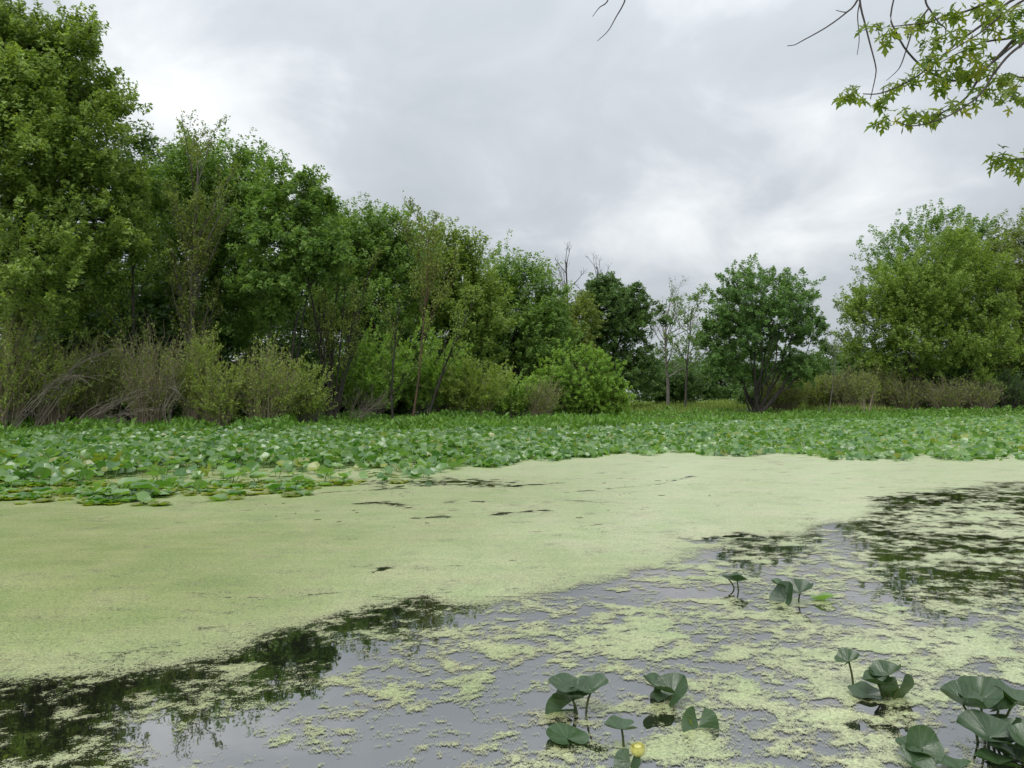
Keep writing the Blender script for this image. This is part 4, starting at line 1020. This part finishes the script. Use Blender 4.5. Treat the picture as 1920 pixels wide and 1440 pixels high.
upper = br([(2250, -190), (1950, -150), (1700, -110), (1400, -70), (1165, -45), (1060, -70)], 4.3, 0.05, 0.008, 'limb', [np.array([6.75, 3.05, 5.2])], 'bark')
low = br([(2200, -60), (2050, 0), (1935, 40)], 4.1, 0.035, 0.010, 'limb', [hub], 'bark')
low2 = br([(2200, 260), (2050, 290), (1920, 299), (1890, 300), (1868, 294)], 4.2, 0.02, 0.002, 'limb', [hub + np.array([0, 0, -0.4])], 'bark')
TW = [
 ([(1990, 10), (1915, 62), (1877, 100), (1840, 140), (1810, 185), (1765, 212), (1737, 226)], 4.05, 0.009, 0.002),
 ([(1990, 20), (1920, 80), (1890, 105), (1862, 140), (1835, 180), (1777, 218), (1715, 236), (1678, 227)], 3.95, 0.007, 0.0015),
 ([(1960, -30), (1890, 5), (1850, 40), (1795, 80), (1760, 112), (1735, 132), (1700, 155), (1650, 175), (1618, 176)], 4.2, 0.007, 0.002),
 ([(1985, 20), (1900, 85), (1850, 125), (1800, 150), (1770, 147), (1735, 130), (1700, 95), (1680, 60), (1670, 32), (1680, -20)], 4.15, 0.006, 0.003),
 ([(1730, -60), (1735, 0), (1745, 20), (1760, 42), (1772, 52), (1773, 63)], 4.3, 0.005, 0.002),
 ([(1742, 15), (1715, 50), (1702, 85), (1690, 120), (1680, 135), (1662, 151)], 4.3, 0.0045, 0.0012),
 ([(1605, -100), (1612, 0), (1622, 45), (1632, 85), (1641, 120), (1642, 140), (1632, 186)], 4.3, 0.005, 0.0018),
 ([(1612, 5), (1608, 30), (1611, 72), (1607, 103)], 4.3, 0.003, 0.0012),
 ([(1650, -90), (1608, 0), (1585, 25), (1548, 52), (1505, 76), (1490, 84), (1476, 86)], 4.3, 0.005, 0.0014),
 ([(1587, 23), (1578, 22), (1567, 19)], 4.3, 0.0025, 0.0012),
 ([(1980, -40), (1880, -8), (1815, 20), (1775, 28), (1742, 42), (1715, 45), (1690, 48), (1670, 50)], 4.1, 0.006, 0.0015),
 ([(1985, -20), (1920, 0), (1870, 35), (1840, 60), (1800, 85), (1775, 100)], 4.0, 0.006, 0.0015),
 ([(1980, 40), (1900, 70), (1850, 78), (1800, 98), (1765, 116)], 4.1, 0.006, 0.0015),
 ([(2000, 120), (1925, 145), (1895, 138), (1880, 140)], 4.0, 0.004, 0.0015),
 ([(2000, 170), (1925, 186), (1905, 183), (1885, 178)], 4.0, 0.004, 0.0015),
 ([(1150, -50), (1140, 0), (1124, 14), (1111, 31)], 4.3, 0.004, 0.0012),
 ([(1182, -50), (1172, 0), (1155, 32), (1140, 58), (1120, 77)], 4.3, 0.0045, 0.0012)]
for tw_ in TW: br(*tw_)
CL = [(1592, 170, 8, 4.2), (1612, 178, 5, 4.2), (1655, 182, 7, 4.2), (1676, 160, 8, 4.2), (1706, 146, 7, 4.2), (1636, 46, 7, 4.1), (1658, 60, 8, 4.1), (1712, 46, 6, 4.1), (1735, 36, 6, 4.1), (1757, 24, 7, 4.1),
      (1745, 78, 9, 4.05), (1752, 105, 9, 4.05), (1735, 118, 7, 4.1), (1775, 140, 10, 4.1), (1792, 128, 8, 4.1), (1760, 152, 7, 4.1), (1802, 96, 8, 4.0), (1828, 78, 6, 4.0), (1795, 14, 7, 4.1), (1830, 8, 7, 4.1),
      (1860, 20, 9, 4.0), (1872, 45, 8, 4.0), (1905, 55, 8, 4.0), (1840, 108, 8, 4.05), (1820, 135, 7, 4.05), (1850, 130, 7, 4.05), (1890, 22, 7, 4.0), (1915, 12, 6, 4.0), (1888, 140, 9, 4.0), (1910, 150, 7, 4.0),
      (1885, 178, 6, 4.0), (1905, 182, 6, 4.0), (1840, 165, 6, 4.05), (1830, 185, 5, 4.05), (1662, 222, 9, 3.95), (1700, 215, 8, 4.05), (1722, 212, 9, 4.05), (1755, 212, 8, 4.05), (1785, 196, 8, 4.05),
      (1875, 290, 10, 4.2), (1900, 300, 9, 4.2), (1915, 312, 7, 4.2), (1808, 60, 6, 4.1), (1780, 60, 5, 4.1)]
rng = np.random.default_rng(500); cnt = 0
extra = MB(); mdat = []
for me in ml:
    v = np.empty(len(me.vertices) * 3, np.float32); me.vertices.foreach_get('co', v)
    mdat.append((v.reshape(-1, 3).astype(float), np.array([tuple(q_.vertices) for q_ in me.polygons])))
for (px, py, nl, D) in CL:
    ctr = at(px, py, D + rng.normal() * 0.05)
    for q_ in range(int(nl * 1.5)):
        yaw = rng.uniform(0, 2 * math.pi); dr = rng.uniform(-1.35, -0.2)
        off = np.array([-math.sin(yaw), math.cos(yaw), 0]) * rng.uniform(0.0, 0.045)
        s_ = rng.uniform(0.04, 0.10)
        loc = ctr + off + np.array([0, 0, rng.normal() * 0.016]) - org
        mtx = frame_m(loc, yaw, dr, rng.normal() * 0.4, s_); w_ = int(rng.integers(0, 5))
        if q_ < int(nl * 0.82) and cnt < 298:
            obj_from(ml[w_], tr, mtx, 'leaf'); cnt += 1
        else:
            a_ = np.array(mtx); extra.add(mdat[w_][0] @ a_[:3, :3].T + a_[:3, 3] + org, mdat[w_][1])
tag(extra.build('leaf_tufts', M['mapleleaf'], tr), kind='stuff')
